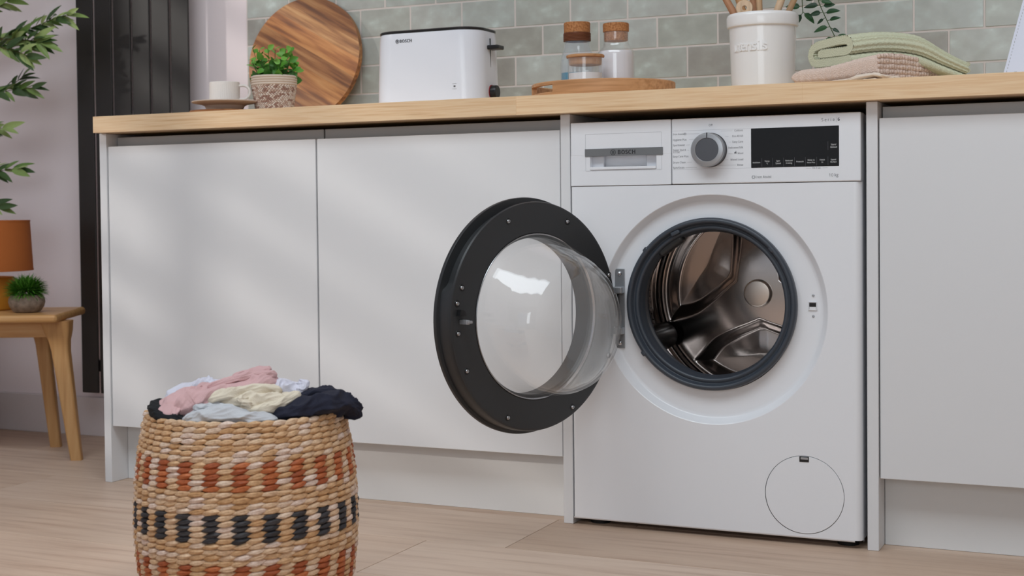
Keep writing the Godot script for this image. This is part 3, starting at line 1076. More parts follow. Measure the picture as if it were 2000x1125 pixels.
	for q in [[Vector3(1.4945 - WX, 0.8160, F), 0.0022], [Vector3(1.6335 - WX, 0.7260, F), 0.0030]]:
		ring_mark(ic, q[0], q[1], 0.0007, 0.0003, 12)
		for k in 6:
			ic.box(Vector3(q[1] * 1.0, 0, 0), Vector3(q[1] * 0.6, 0.0006, 0.0005), 0.0001, 1, Transform3D(Basis(Vector3.BACK, TAU * k / 6), q[0]))
	ic.box(Vector3(1.5975 - WX, 0.7735, F), Vector3(0.0055, 0.0006, 0.0005), 0.0001)
	ic.box(Vector3(1.5975 - WX, 0.7755, F), Vector3(0.0042, 0.0022, 0.0005), 0.0001)
	ic.box(Vector3(1.5985 - WX, 0.7775, F), Vector3(0.0012, 0.0030, 0.0005), 0.0001)
	part("icon", ic, M.ink_soft, fm)

func hinge(o: Node3D) -> void:
	var h := MB.new()
	var x := 1.3475 - WX
	h.box(Vector3(x, 0.4585, -0.0125), Vector3(0.021, 0.166, 0.003), 0.001)
	h.box(Vector3(x + 0.001, 0.4975, -0.002), Vector3(0.019, 0.014, 0.022), 0.002, 2)
	h.box(Vector3(x - 0.012, 0.4975, 0.012), Vector3(0.05, 0.0135, 0.006), 0.002, 2, Transform3D.IDENTITY)
	h.box(Vector3(x + 0.001, 0.4125, -0.002), Vector3(0.019, 0.014, 0.022), 0.002, 2)
	var m := part("hinge", h, M.silver, o)
	for y in [0.531, 0.386]:
		var s := MB.new()
		s.lathe([Vector2(0, 0.0035), Vector2(0.003, 0.003), Vector2(0.0045, 0.0015), Vector2(0.005, 0)], 20, place(Vector3(x, y, -0.011), LZ.basis))
		part("screw", s, M.chrome, m)
	var p := MB.new()
	p.box(Vector3(x - 0.004, 0.455, -0.004), Vector3(0.008, 0.068, 0.012), 0.001)
	part("pin_block", p, M.black, m)

func door(o: Node3D) -> void:
	var phi := 1.1621
	var node := place(Vector3(1.266 - WX, 0.4577, 0.241), Basis(Vector3.UP, phi))
	# ring: face towards +z, hinge side towards +x; a finger groove runs round part of the rim
	var prof := [Vector2(0.1625, -0.0015), Vector2(0.1645, 0.0), Vector2(0.2185, 0.0), Vector2(0.2235, -0.0018), Vector2(0.2250, -0.0055), Vector2(0.2255, -0.012), Vector2(0.2262, -0.024), Vector2(0.2270, -0.0318), Vector2(0.2325, -0.0328), Vector2(0.2334, -0.035), Vector2(0.2330, -0.0405), Vector2(0.2290, -0.0455), Vector2(0.2150, -0.048), Vector2(0.1560, -0.048), Vector2(0.1540, -0.046), Vector2(0.1540, -0.012), Vector2(0.1600, -0.005)]
	var r := MB.new()
	var segs := 160
	var p := PackedVector3Array()
	var t := PackedInt32Array()
	var m := prof.size()
	for i in segs:
		var a := TAU * i / segs
		var uv := rad_to_deg(PI - a)       # angle from the far side, upwards
		uv = wrapf(uv, -180, 180)
		var g := smoothstep(14.0, 20.0, uv) * (1.0 - smoothstep(84.0, 96.0, uv))
		for k in m:
			var q: Vector2 = prof[k]
			if k >= 5 and k <= 7:
				q.x -= 0.012 * g
			p.append(Vector3(q.x * cos(a), q.x * sin(a), q.y))
	for i in segs:
		for k in m:
			var a := i * m + k
			var b := ((i + 1) % segs) * m + k
			var a2 := i * m + (k + 1) % m
			var b2 := ((i + 1) % segs) * m + (k + 1) % m
			t.append_array(PackedInt32Array([a, b, b2, a, b2, a2]))
	r.tri(p, t, 32.0)
	var d := part("door", r, M.door_black, o, node)
	# glass bowl: a shell, fuller towards the bottom
	var out := [Vector2(0.1612, -0.006), Vector2(0.1608, 0.0005), Vector2(0.1585, 0.008), Vector2(0.1545, 0.022), Vector2(0.1495, 0.042), Vector2(0.1440, 0.064), Vector2(0.1370, 0.086), Vector2(0.1280, 0.103), Vector2(0.1160, 0.1145), Vector2(0.0980, 0.121), Vector2(0.0720, 0.1245), Vector2(0.0360, 0.126), Vector2(0.0004, 0.1265)]
	var gl := MB.new()
	for lay in 2:
		gl.grid(func(u, v):
			var f: float = u * (out.size() - 1)
			var i: int = mini(int(f), out.size() - 2)
			var q: Vector2 = out[i].lerp(out[i + 1], f - i)
			var w: float = smoothstep(0.0, 0.12, q.y)
			var th: float = 0.004 if lay == 1 else 0.0
			var a: float = TAU * v
			var rr: float = maxf(0.0003, q.x - th) * (1.0 - 0.05 * w * maxf(0.0, sin(a)))
			return Vector3(rr * cos(a), rr * sin(a) - 0.010 * w, q.y - th), 48, 120, false, true, 180.0, false)
	part("glass_bowl", gl, M.glass, d)
	var rim := MB.new()
	rim.lathe([Vector2(0.1606, 0.0008), Vector2(0.1622, 0.0012), Vector2(0.1630, 0.0002), Vector2(0.1630, -0.004), Vector2(0.1606, -0.004)], 120, LZ, true)
	part("glass_rim", rim, M.chrome, d)
	var sm := MB.new()
	sm.lathe([Vector2(0, 0.0012), Vector2(0.0016, 0.0012), Vector2(0.002, 0.0024), Vector2(0.0032, 0.0022), Vector2(0.0042, 0.001), Vector2(0.0044, -0.002)], 20, LZ)
	var smesh := sm.mesh()
	var sk := MB.new()
	sk.lathe([Vector2(0.0044, 0.0), Vector2(0.0047, 0.0008), Vector2(0.0064, 0.0007), Vector2(0.0068, 0.0)], 20, LZ)
	var kmesh := sk.mesh()
	for q in [[0.0755, 0.187], [-0.085, 0.184], [-0.204, 0.0735], [0.1965, 0.0643], [0.2084, 0.0352], [0.2067, -0.0214], [0.186, -0.093], [0.082, -0.1912], [-0.0948, -0.1872], [-0.2, -0.09]]:
		var at := Vector3(-q[0], q[1], 0)
		part("screw_seat", kmesh, M.black, d, place(at))
		part("screw", smesh, M.chrome, d, place(at))
	var hk := MB.new()
	hk.box(Vector3(-0.1995, 0.0006, 0.010), Vector3(0.008, 0.009, 0.022), 0.0015, 2)
	hk.box(Vector3(-0.1960, 0.0006, 0.020), Vector3(0.012, 0.0055, 0.006), 0.0015, 2)
	part("latch_hook", hk, M.silver, d)
	var gd := MB.new()
	gd.prism(PackedVector2Array([Vector2(-0.2115, 0.012), Vector2(-0.1950, 0.012), Vector2(-0.1990, 0.022), Vector2(-0.2085, 0.0235)]), 0.0, 0.011)
	part("latch_guide", gd, M.black, d)

func basket() -> void:
	var at := Vector3(1.001, 0, 0.872)
	var o := thing("laundry_basket", "large round woven straw basket with rust and charcoal checks, full of laundry", "basket", at, 0.4627)
	var H := 0.343
	var R := func(y: float) -> float:
		var s: float = (y - 0.172) / 0.172
		return 0.1795 - 0.0215 * s * s - (0.006 * smoothstep(0.5, 1.0, -s))
	var shell := MB.new()
	var pr := [Vector2(0, 0.006)]
	for k in 20:
		var y := 0.006 + (H - 0.012) * k / 19.0
		pr.append(Vector2(R.call(y) - 0.0035, y))
	for k in 20:
		var y := H - 0.006 - (H - 0.02) * k / 19.0
		pr.append(Vector2(R.call(y) - 0.008, y))
	pr.append(Vector2(0, 0.012))
	shell.lathe(pr, 48)
	part("shaded_inner_wall", shell, mat(c8(60, 42, 28), 0.9), o)  # dark brown paints in the shade seen between the strands
	# strands: short plump twists, each overlapping the next
	var shapes := []
	for k in 4:
		var mb := MB.new()
		var ph := rng.randf() * TAU
		var am := rng.randf_range(0.16, 0.26)
		var kk: float = [5.0, 6.0, 7.0, 5.0][k]
		mb.grid(func(u, v):
			var e: float = pow(maxf(0.0, sin(PI * u)), 0.95)
			var a: float = TAU * v
			var g: float = 1.0 - am * absf(sin(kk * 0.5 * a + ph + 2.2 * u))
			var y: float = 0.0060 * e * sin(a) * g
			var z: float = 0.0058 * e * cos(a) * g + 0.0034 * sin(PI * u) - 0.0026
			return Vector3((u - 0.5) * 0.0405, y + (u - 0.5) * 0.0062, z), 10, 14, false, true, 30.0, true)
		shapes.append(mb.mesh())
	var nat := [c8(234, 196, 156), c8(240, 207, 172), c8(226, 184, 140), c8(243, 217, 194), c8(245, 221, 206), c8(216, 170, 122), c8(236, 202, 168)]
	var rust := [c8(192, 104, 58), c8(206, 118, 68), c8(178, 92, 50)]
	var slate := [c8(58, 56, 60), c8(66, 64, 68), c8(50, 49, 54)]
	var fib := ntex(71, 0.02, [Color(0.62, 0.58, 0.54), Color(1, 1, 1), Color(0.84, 0.81, 0.78), Color(1.0, 0.98, 0.96)], 256, 256, 3)
	var fibn := bump(72, 0.03, 6.0, 256, 2)
	var mats := {}
	for c in nat + rust + slate:
		mats[c] = with_bump(textured(fib, Vector3(16, 110, 110), 0.6, c), fibn, 0.5)
	var rows := 39
	var nn := 48
	var all := []
	for r in rows:
		var y: float = H - 0.0046 - r * (H - 0.008) / (rows - 1.0)
		var rad: float = R.call(y)
		var slope: float = (R.call(y + 0.003) - R.call(y - 0.003)) / 0.006
		for k in nn:
			var a: float = TAU * (k + 0.5 + 0.13 * (r % 2) + rng.randf_range(-0.05, 0.05)) / nn
			var dark_band := r >= 16 and r <= 20
			var rust_band := (r >= 7 and r <= 11) or (r >= 25 and r <= 30)
			var c: Color = nat[rng.randi() % nat.size()]
			if r < 6 and rng.randf() < 0.3:
				c = nat[2]
			if k % 2 == 0 and rust_band:
				c = rust[rng.randi() % 3]
			if k % 2 == 0 and dark_band:
				c = slate[rng.randi() % 3]
			var nrm := Vector3(sin(a), -slope, cos(a)).normalized()
			var tn := Vector3(cos(a), 0, -sin(a))
			var up := nrm.cross(tn).normalized()
			var sc := rad / 0.1795
			var bs := Basis(tn * sc * rng.randf_range(0.96, 1.06), up * rng.randf_range(0.86, 1.02), nrm * rng.randf_range(0.9, 1.4)) * Basis(Vector3.BACK, rng.randf_range(-0.06, 0.06))
			var face := cos(a) if y > 0.05 else -2.0 + cos(a)
			all.append([face, c, Transform3D(bs, Vector3(rad * sin(a), maxf(y, 0.0062), rad * cos(a))), rng.randi() % 4])
	all.sort_custom(func(a, b): return a[0] > b[0])
	for i in 300:
		piece("strand", shapes[all[i][3]], mats[all[i][1]], o, all[i][2])
	var mm := MultiMesh.new()
	mm.transform_format = MultiMesh.TRANSFORM_3D
	mm.use_colors = true
	mm.mesh = shapes[1]
	mm.instance_count = all.size() - 300
	for i in range(300, all.size()):
		mm.set_instance_transform(i - 300, all[i][2])
		mm.set_instance_color(i - 300, all[i][1].srgb_to_linear())
	var mi := MultiMeshInstance3D.new()
	mi.name = "woven_strands"
	mi.multimesh = mm
	var cm := with_bump(textured(fib, Vector3(16, 110, 110), 0.6), fibn, 0.5)
	cm.vertex_color_use_as_albedo = true
	mi.material_override = cm
	mi.set_meta("kind", "stuff")
	o.add_child(mi)
	# base disc is part of the inner wall; the laundry lies on top, each garment a thing of its own
	var fr := Transform3D(Basis(Vector3.UP, 0.4627), at)
	var fill := MB.new()
	fill.lathe([Vector2(0.0, 0.30), Vector2(0.10, 0.325), Vector2(0.140, 0.318), Vector2(0.1485, 0.305), Vector2(0.150, 0.20), Vector2(0, 0.19)], 40, Transform3D.IDENTITY)
	single("laundry", fill, M.blue_shirt, "pale blue grey laundry filling the woven basket underneath the other clothes", "laundry", fr)
	garment("black_garment", M.black_cloth, "black garment tucked at the basket's rim beside the pink top", fr, 1, [
		[[Vector3(-0.142, 0.350, 0.02), Vector3(-0.135, 0.352, 0.05), Vector3(-0.115, 0.345, 0.09), Vector3(-0.085, 0.338, 0.105)], [0.012, 0.018, 0.02, 0.014], [0.008, 0.011, 0.010, 0.006]]])
	garment("pale_garment", M.lilac_shirt, "pale blue white garment peeping out behind the pink top", fr, 2, [
		[[Vector3(-0.125, 0.345, -0.02), Vector3(-0.105, 0.362, -0.04), Vector3(-0.06, 0.362, -0.06), Vector3(0.02, 0.37, -0.06)], [0.02, 0.035, 0.045, 0.03], [0.012, 0.02, 0.02, 0.012]]])
	garment("navy_garment", M.navy, "dark navy garment hanging over the basket's rim next to the cream top", fr, 3, [
		[[Vector3(0.05, 0.343, 0.10), Vector3(0.085, 0.354, 0.075), Vector3(0.125, 0.358, 0.045), Vector3(0.160, 0.352, 0.02), Vector3(0.177, 0.330, 0.005)], [0.03, 0.05, 0.055, 0.045, 0.03], [0.010, 0.017, 0.017, 0.017, 0.012]],
		[[Vector3(0.075, 0.362, 0.05), Vector3(0.105, 0.370, 0.04), Vector3(0.14, 0.368, 0.015), Vector3(0.168, 0.356, -0.01)], [0.012, 0.017, 0.018, 0.012], [0.007, 0.009, 0.010, 0.008]],
		[[Vector3(0.150, 0.360, 0.045), Vector3(0.172, 0.348, 0.030), Vector3(0.178, 0.326, 0.022)], [0.018, 0.022, 0.018], [0.008, 0.008, 0.006]],
		[[Vector3(0.06, 0.350, 0.098), Vector3(0.10, 0.357, 0.085), Vector3(0.14, 0.352, 0.066)], [0.010, 0.013, 0.010], [0.006, 0.008, 0.006]]])
	garment("blue_garment", M.blue_shirt, "pale blue grey garment spread along the front of the basket's rim", fr, 4, [
		[[Vector3(-0.085, 0.341, 0.112), Vector3(-0.05, 0.348, 0.117), Vector3(-0.01, 0.350, 0.120), Vector3(0.035, 0.344, 0.120), Vector3(0.065, 0.340, 0.110)], [0.018, 0.030, 0.034, 0.032, 0.018], [0.006, 0.011, 0.012, 0.010, 0.006]],
		[[Vector3(-0.078, 0.346, 0.132), Vector3(-0.045, 0.354, 0.128), Vector3(-0.015, 0.359, 0.120), Vector3(0.012, 0.352, 0.122), Vector3(0.03, 0.342, 0.130)], [0.008, 0.012, 0.013, 0.012, 0.008], [0.004, 0.006, 0.007, 0.006, 0.004]],
		[[Vector3(-0.07, 0.358, 0.105), Vector3(-0.03, 0.361, 0.105), Vector3(0.0, 0.355, 0.112)], [0.009, 0.012, 0.008], [0.005, 0.006, 0.005]]])
	garment("pink_garment", M.pink_shirt, "dusty pink top heaped highest on the laundry basket", fr, 5, [
		[[Vector3(-0.113, 0.346, 0.085), Vector3(-0.088, 0.362, 0.060), Vector3(-0.045, 0.370, 0.045), Vector3(0.0, 0.380, 0.030), Vector3(0.035, 0.388, 0.018), Vector3(0.058, 0.388, 0.01)], [0.026, 0.042, 0.046, 0.044, 0.034, 0.018], [0.012, 0.018, 0.017, 0.016, 0.016, 0.010]],
		[[Vector3(-0.115, 0.340, 0.105), Vector3(-0.104, 0.362, 0.075), Vector3(-0.085, 0.376, 0.045), Vector3(-0.06, 0.378, 0.02)], [0.016, 0.022, 0.020, 0.012], [0.008, 0.009, 0.009, 0.006]],
		[[Vector3(-0.055, 0.385, 0.05), Vector3(-0.02, 0.394, 0.042), Vector3(0.02, 0.403, 0.03), Vector3(0.056, 0.400, 0.018)], [0.008, 0.011, 0.012, 0.009], [0.005, 0.006, 0.007, 0.006]],
		[[Vector3(-0.02, 0.397, 0.012), Vector3(0.015, 0.406, 0.01), Vector3(0.045, 0.409, 0.002)], [0.010, 0.013, 0.009], [0.004, 0.005, 0.004]]])
	garment("lilac_garment", M.lilac_shirt, "crumpled off-white garment between the cream top and the navy one", fr, 6, [
		[[Vector3(0.035, 0.373, 0.02), Vector3(0.065, 0.380, 0.015), Vector3(0.09, 0.375, 0.03), Vector3(0.105, 0.382, 0.03)], [0.022, 0.026, 0.022, 0.010], [0.012, 0.013, 0.012, 0.007]],
		[[Vector3(0.085, 0.368, 0.045), Vector3(0.098, 0.382, 0.038), Vector3(0.102, 0.392, 0.03)], [0.010, 0.013, 0.008], [0.006, 0.007, 0.005]]])
	garment("cream_garment", M.cream_shirt, "cream coloured top bundled in the middle on top of the blue grey one", fr, 7, [
		[[Vector3(-0.030, 0.364, 0.085), Vector3(0.0, 0.368, 0.086), Vector3(0.04, 0.368, 0.078), Vector3(0.085, 0.363, 0.062)], [0.022, 0.032, 0.034, 0.022], [0.008, 0.013, 0.013, 0.009]],
		[[Vector3(-0.046, 0.369, 0.104), Vector3(-0.022, 0.377, 0.104), Vector3(0.008, 0.383, 0.095), Vector3(0.042, 0.385, 0.08), Vector3(0.068, 0.378, 0.065)], [0.008, 0.013, 0.014, 0.013, 0.009], [0.006, 0.009, 0.009, 0.008, 0.006]],
		[[Vector3(0.006, 0.376, 0.112), Vector3(0.016, 0.369, 0.117), Vector3(0.020, 0.358, 0.116)], [0.010, 0.012, 0.008], [0.006, 0.006, 0.005]],
		[[Vector3(0.0, 0.355, 0.112), Vector3(0.03, 0.356, 0.112), Vector3(0.062, 0.362, 0.098), Vector3(0.098, 0.376, 0.07)], [0.009, 0.012, 0.012, 0.008], [0.006, 0.008, 0.008, 0.006]],
		[[Vector3(0.028, 0.368, 0.108), Vector3(0.055, 0.372, 0.096), Vector3(0.085, 0.374, 0.076)], [0.006, 0.008, 0.006], [0.004, 0.006, 0.004]]])

func garment(called: String, m: Material, label: String, fr: Transform3D, sd: int, rolls: Array) -> void:
	# a bundled piece of cloth: flattened rolls along their paths, with creases that run along them and bend
	var mb := MB.new()
	var no := 0
	for ro in rolls:
		roll(mb, ro[0], ro[1], ro[2], sd + 17 * no)
		no += 1
	single(called, mb, m, label, "clothes", fr)

func roll(mb: MB, path: Array, wid: Array, hgt: Array, sd: int) -> void:
	var pts := smooth(path, 60)
	var nz := noise(sd * 13, 1.0, 1)
	var ridge := noise(sd * 29, 1.0, 1)
	var wmax: float = wid.max()
	var folds := 3.0 + wmax * 90.0
	mb.grid(func(u, v):
		var f: float = u * 60.0
		var i: int = mini(int(f), 59)
		var c: Vector3 = pts[i].lerp(pts[i + 1], f - i)
		var d: Vector3 = (pts[mini(i + 1, 60)] - pts[maxi(i - 1, 0)]).normalized()
		var s := d.cross(Vector3.UP).normalized()
		var up := s.cross(d).normalized()
		var g: float = u * (wid.size() - 1)
		var k: int = mini(int(g), wid.size() - 2)
		var w: float = lerpf(wid[k], wid[k + 1], g - k)
		var h: float = lerpf(hgt[k], hgt[k + 1], g - k)
		var e: float = pow(clampf(sin(PI * u) * 3.2, 0.0, 1.0), 0.5)
		var a: float = TAU * v
		var ca: float = signf(cos(a)) * pow(absf(cos(a)), 0.75)
		var sa: float = signf(sin(a)) * pow(absf(sin(a)), 0.8)
		var warp: float = 0.9 * nz.get_noise_2d(u * 1.3, sd * 2.0) + 0.4 * ridge.get_noise_2d(u * 3.0, sd * 3.0)
		var r1: float = 1.0 - absf(sin(PI * (v * folds * 0.6 + warp)))
		var r2: float = nz.get_noise_2d(u * 2.4 + 7.0 * sd, cos(a) * 0.9)
		var r3: float = 1.0 - absf(ridge.get_noise_2d(u * 5.0 + cos(a) * 1.5, sd + sin(a) * 1.2)) * 2.5
		var amp: float = 0.55 * (pow(r1, 1.8) - 0.28) + 0.35 * r2 + 0.16 * r3 * (0.5 + 0.5 * r1)
		return c + (s * (w * ca) * (1.0 + 0.2 * amp) + up * (h * sa) * (1.0 + 0.75 * amp)) * maxf(e, 0.02), 90, 72, false, true, 180.0, true)

func worktop_things() -> void:
	chopping_board()
	pot_plant()
	cup_and_saucer()
	toaster()
	tray_and_bottles()
	crock()
	hanging_plant()
	towels()
	# white slanted board at the end of the worktop, with a dark beaded mat under it
	var o := thing("white_board", "white slanted board with a stitched edge, leaning past the towels at the worktop's end", "board", Vector3(2.0735, TOP, -0.235), -0.15)
	var b := MB.new()
	var lean := Transform3D(Basis(Vector3.RIGHT, -0.42), Vector3(0, 0.003, 0))
	b.prism(PackedVector2Array([Vector2(0, 0), Vector2(0.28, 0), Vector2(0.28, 0.30), Vector2(0.039, 0.30)]), -0.005, 0.005)
	part("panel", b, M.paper, o, lean)
	var st := MB.new()
	for k in 40:
		st.box(Vector3(0.0055 + 0.13 * (0.006 + 0.0073 * k), 0.006 + 0.0073 * k, 0.0052), Vector3(0.0012, 0.0042, 0.0008), 0.0003)
	part("stitching", st, M.hair, o, lean)
	var p := MB.new()
	for k in 24:
		p.box(Vector3(0.01 + 0.011 * k, 0.003 + 0.0012 * (k % 3), 0.16 + 0.004 * (k % 2)), Vector3(0.008, 0.005, 0.006), 0.002, 2)
	part("beaded_edge", p, M.black, o)

func chopping_board() -> void:
	var R := 0.1745
	var lean := 0.19
	var o := thing("chopping_board", "large round striped acacia chopping board leaning against the tiles", "chopping board", Vector3(0.2590, TOP, -0.525))
	# glued staves run across at a slant; each is a slice of the disc
	var cuts := [-1.0, -0.72, -0.42, -0.1, 0.16, 0.44, 0.66, 1.0]
	for k in cuts.size() - 1:
		var poly := PackedVector2Array()
		var y0: float = cuts[k] * R
		var y1: float = cuts[k + 1] * R
		for j in 25:
			var y := lerpf(y0, y1, j / 24.0)
			poly.append(Vector2(sqrt(maxf(0.0, R * R - y * y)), y))
		for j in 25:
			var y := lerpf(y1, y0, j / 24.0)
			poly.append(Vector2(-sqrt(maxf(0.0, R * R - y * y)), y))
		var clean := PackedVector2Array()
		for q in poly:
			if clean.is_empty() or clean[-1].distance_to(q) > 1e-5:
				clean.append(q)
		if clean[0].distance_to(clean[-1]) < 1e-5:
			clean.remove_at(clean.size() - 1)
		var mb := MB.new()
		mb.prism(clean, -0.009, 0.009)
		part("stave", mb, M.acacia[k % 5], o, Transform3D(Basis(Vector3.RIGHT, -lean), Vector3(0, R * cos(lean) + 0.003, -R * sin(lean) + 0.0)) * Transform3D(Basis(Vector3.BACK, -0.5), Vector3.ZERO))

func leaf_mesh(l: float, w: float, fold: float, curl: float, tip := 1.0, n := 6) -> ArrayMesh:
	# along y from the stalk, folded a little at the midrib and curled towards -z
	var mb := MB.new()
	mb.grid(func(u, v):
		var s: float = (v - 0.5) * 2.0
		var half: float = w * 0.5 * pow(maxf(sin(PI * pow(u, 0.85 * tip)), 0.0), 0.8)
		var x: float = s * half
		return Vector3(x, l * u, absf(x) * fold - curl * u * u * l + 0.0), n, 4, false, false, 180.0, false)
	return mb.mesh()

func pot_plant() -> void:
	var o := thing("potted_plant", "small bushy green plant in a cream and brown woven pot, before the chopping board", "plant", Vector3(0.366, TOP, -0.232))
	var p := MB.new()
	p.lathe([Vector2(0, 0.0), Vector2(0.041, 0.0), Vector2(0.0435, 0.004), Vector2(0.0555, 0.078), Vector2(0.0535, 0.078), Vector2(0.042, 0.01), Vector2(0, 0.01)], 40)
	var pm := part("pot", p, mat(c8(186, 160, 144), 0.9), o)
	var band := MB.new()
	for k in 4:
		band.lathe([Vector2(0.0545, -0.0038), Vector2(0.0572, -0.0024), Vector2(0.0582, 0), Vector2(0.0572, 0.0024), Vector2(0.0545, 0.0038), Vector2(0.053, 0)], 40, place(Vector3(0, 0.079 + 0.0060 * k, 0)), true)
	part("rim", band, mat(c8(222, 204, 188), 0.9), pm)
	# plaited stitches of the lower wall
	var mm := MultiMesh.new()
	mm.transform_format = MultiMesh.TRANSFORM_3D
	mm.use_colors = true
	var s := MB.new()
	s.box(Vector3.ZERO, Vector3(0.0075, 0.0034, 0.003), 0.0013, 2)
	mm.mesh = s.mesh()
	var spots := []
	for r in 17:
		for k in 46:
			spots.append([r, k])
	mm.instance_count = spots.size()
	for i in spots.size():
		var r: int = spots[i][0]
		var y := 0.004 + 0.00435 * r
		var rad := 0.0436 + 0.0120 * y / 0.074
		var a: float = TAU * (spots[i][1] + 0.5 * (r % 2)) / 46
		mm.set_instance_transform(i, Transform3D(Basis(Vector3.UP, a) * Basis(Vector3.BACK, 0.6 if r % 2 == 0 else -0.6), Vector3(rad * sin(a), y, rad * cos(a))))
		mm.set_instance_color(i, [c8(224, 202, 188), c8(234, 218, 206), c8(168, 130, 116), c8(206, 176, 160), c8(230, 212, 198)][rng.randi() % 5].srgb_to_linear())
	var mi := MultiMeshInstance3D.new()
	mi.name = "stitches"
	mi.multimesh = mm
	var cm := mat(Color.WHITE, 0.9)
	cm.vertex_color_use_as_albedo = true
	mi.material_override = cm
	mi.set_meta("kind", "stuff")
	pm.add_child(mi)
	var so := MB.new()
	so.lathe([Vector2(0, 0.088), Vector2(0.053, 0.084), Vector2(0.053, 0.07), Vector2(0, 0.07)], 30)
	part("soil", so, M.soil, o)
	var lm := [leaf_mesh(0.030, 0.023, 0.25, 0.15, 0.9), leaf_mesh(0.025, 0.018, 0.3, 0.2, 0.9), leaf_mesh(0.019, 0.014, 0.2, 0.1, 0.9)]
	for k in 19:
		var a := TAU * k * 0.381966
		var sp := 0.010 + 0.032 * sqrt(k / 19.0)
		var hgt := rng.randf_range(0.050, 0.088) * (1.0 if k < 12 else 0.7)
		var base := Vector3(cos(a) * sp, 0.084, sin(a) * sp)
		var tip := base + Vector3(cos(a) * 0.020, hgt, sin(a) * 0.020)
		var pts := smooth([base, base.lerp(tip, 0.5) + Vector3(0, 0.006, 0), tip], 6)
		var st := MB.new()
		st.tube(pts, [0.0012, 0.0008], 5)
		part("stem", st, M.stem, o)
		for j in 6:
			var q: Vector3 = pts[1 + j] if j < 5 else pts[6]
			var la := a + j * 2.1 + rng.randf_range(-0.5, 0.5)
			var d := Vector3(cos(la), rng.randf_range(0.1, 1.3), sin(la)).normalized()
			var face := Vector3(rng.randf_range(-0.4, 0.8), rng.randf_range(-0.2, 1.0), rng.randf_range(0.0, 1.2))
			piece("leaf", lm[0 if j < 2 else (1 if j < 4 else 2)], M.leaf[(rng.randi() % 3) if j < 3 else [1, 3, 3][rng.randi() % 3]], o, place(q, aim(d, face)))

func cup_and_saucer() -> void:
	var c := MB.new()
	c.lathe([Vector2(0, 0), Vector2(0.083, 0), Vector2(0.085, 0.002), Vector2(0.085, 0.012), Vector2(0.083, 0.014), Vector2(0, 0.014)], 48)
	single("coaster", c, M.acacia[1], "round dark brown wooden board under the saucer", "coaster", place(Vector3(0.262, TOP, -0.160)))
	var s := MB.new()
	s.lathe([Vector2(0, 0.002), Vector2(0.038, 0.002), Vector2(0.041, 0.0), Vector2(0.044, 0.001), Vector2(0.050, 0.012), Vector2(0.058, 0.0155), Vector2(0.080, 0.0195), Vector2(0.0825, 0.0215), Vector2(0.0815, 0.0235), Vector2(0.060, 0.0195), Vector2(0.046, 0.016), Vector2(0, 0.015)], 64, Transform3D.IDENTITY, false, 30)
	single("saucer", s, M.saucer, "pale pinkish stoneware saucer under the ribbed cup", "saucer", place(Vector3(0.266, TOP + 0.014, -0.160)))
	var o := thing("cup", "white ribbed ceramic cup on the saucer next to the potted plant", "cup", Vector3(0.266, TOP + 0.0295, -0.160), 0.0)
	var b := MB.new()
	var pr := [Vector2(0.0, 0.0), Vector2(0.033, 0.0), Vector2(0.0365, 0.004), Vector2(0.0375, 0.012), Vector2(0.0375, 0.054), Vector2(0.0368, 0.0555), Vector2(0.0350, 0.0545), Vector2(0.0345, 0.012), Vector2(0.030, 0.006), Vector2(0.0, 0.005)]
	b.grid(func(u, v):
		var f: float = u * (pr.size() - 1)
		var i: int = mini(int(f), pr.size() - 2)
		var q: Vector2 = pr[i].lerp(pr[i + 1], f - i)
		var a: float = TAU * v
		var rib: float = 0.0006 * (absf(cos(a * 22)) - 0.5) if i >= 2 and i <= 4 and q.y < 0.0535 else 0.0
		return Vector3((q.x + rib) * cos(a), q.y, (q.x + rib) * sin(a)), 36, 176, false, true, 40.0, true)
	part("bowl", b, M.cup, o)
	var h := MB.new()
	h.tube(smooth([Vector3(0.035, 0.046, 0), Vector3(0.052, 0.046, 0), Vector3(0.0625, 0.037, 0), Vector3(0.063, 0.024, 0), Vector3(0.052, 0.0135, 0), Vector3(0.035, 0.0125, 0)], 24), [0.0034], 10)
	part("handle", h, M.cup, o, place(Vector3.ZERO, Basis(Vector3.UP, 0.35)))

func stadium(hx: float, hz: float, r: float, n := 10) -> PackedVector2Array:
	var p := PackedVector2Array()
	for q in 4:
		var sx := 1.0 if q == 0 or q == 3 else -1.0
		var sz := 1.0 if q < 2 else -1.0
		for k in n + 1:
			var a := PI / 2 * q + PI / 2 * k / n
			p.append(Vector2(sx * (hx - r) + cos(a) * r, sz * (hz - r) + sin(a) * r))
	return p

func loft(mb: MB, layers: Array, cap := true) -> void:
	# layers of [height, outline in xz]
	var m: int = layers[0][1].size()
	mb.grid(func(u, v):
		var i: int = int(round(u * (layers.size() - 1)))
		var q: Vector2 = layers[i][1][int(round(v * m)) % m]
		return Vector3(q.x, layers[i][0], q.y), layers.size() - 1, m, false, true, 40.0, true, Transform3D.IDENTITY, cap)

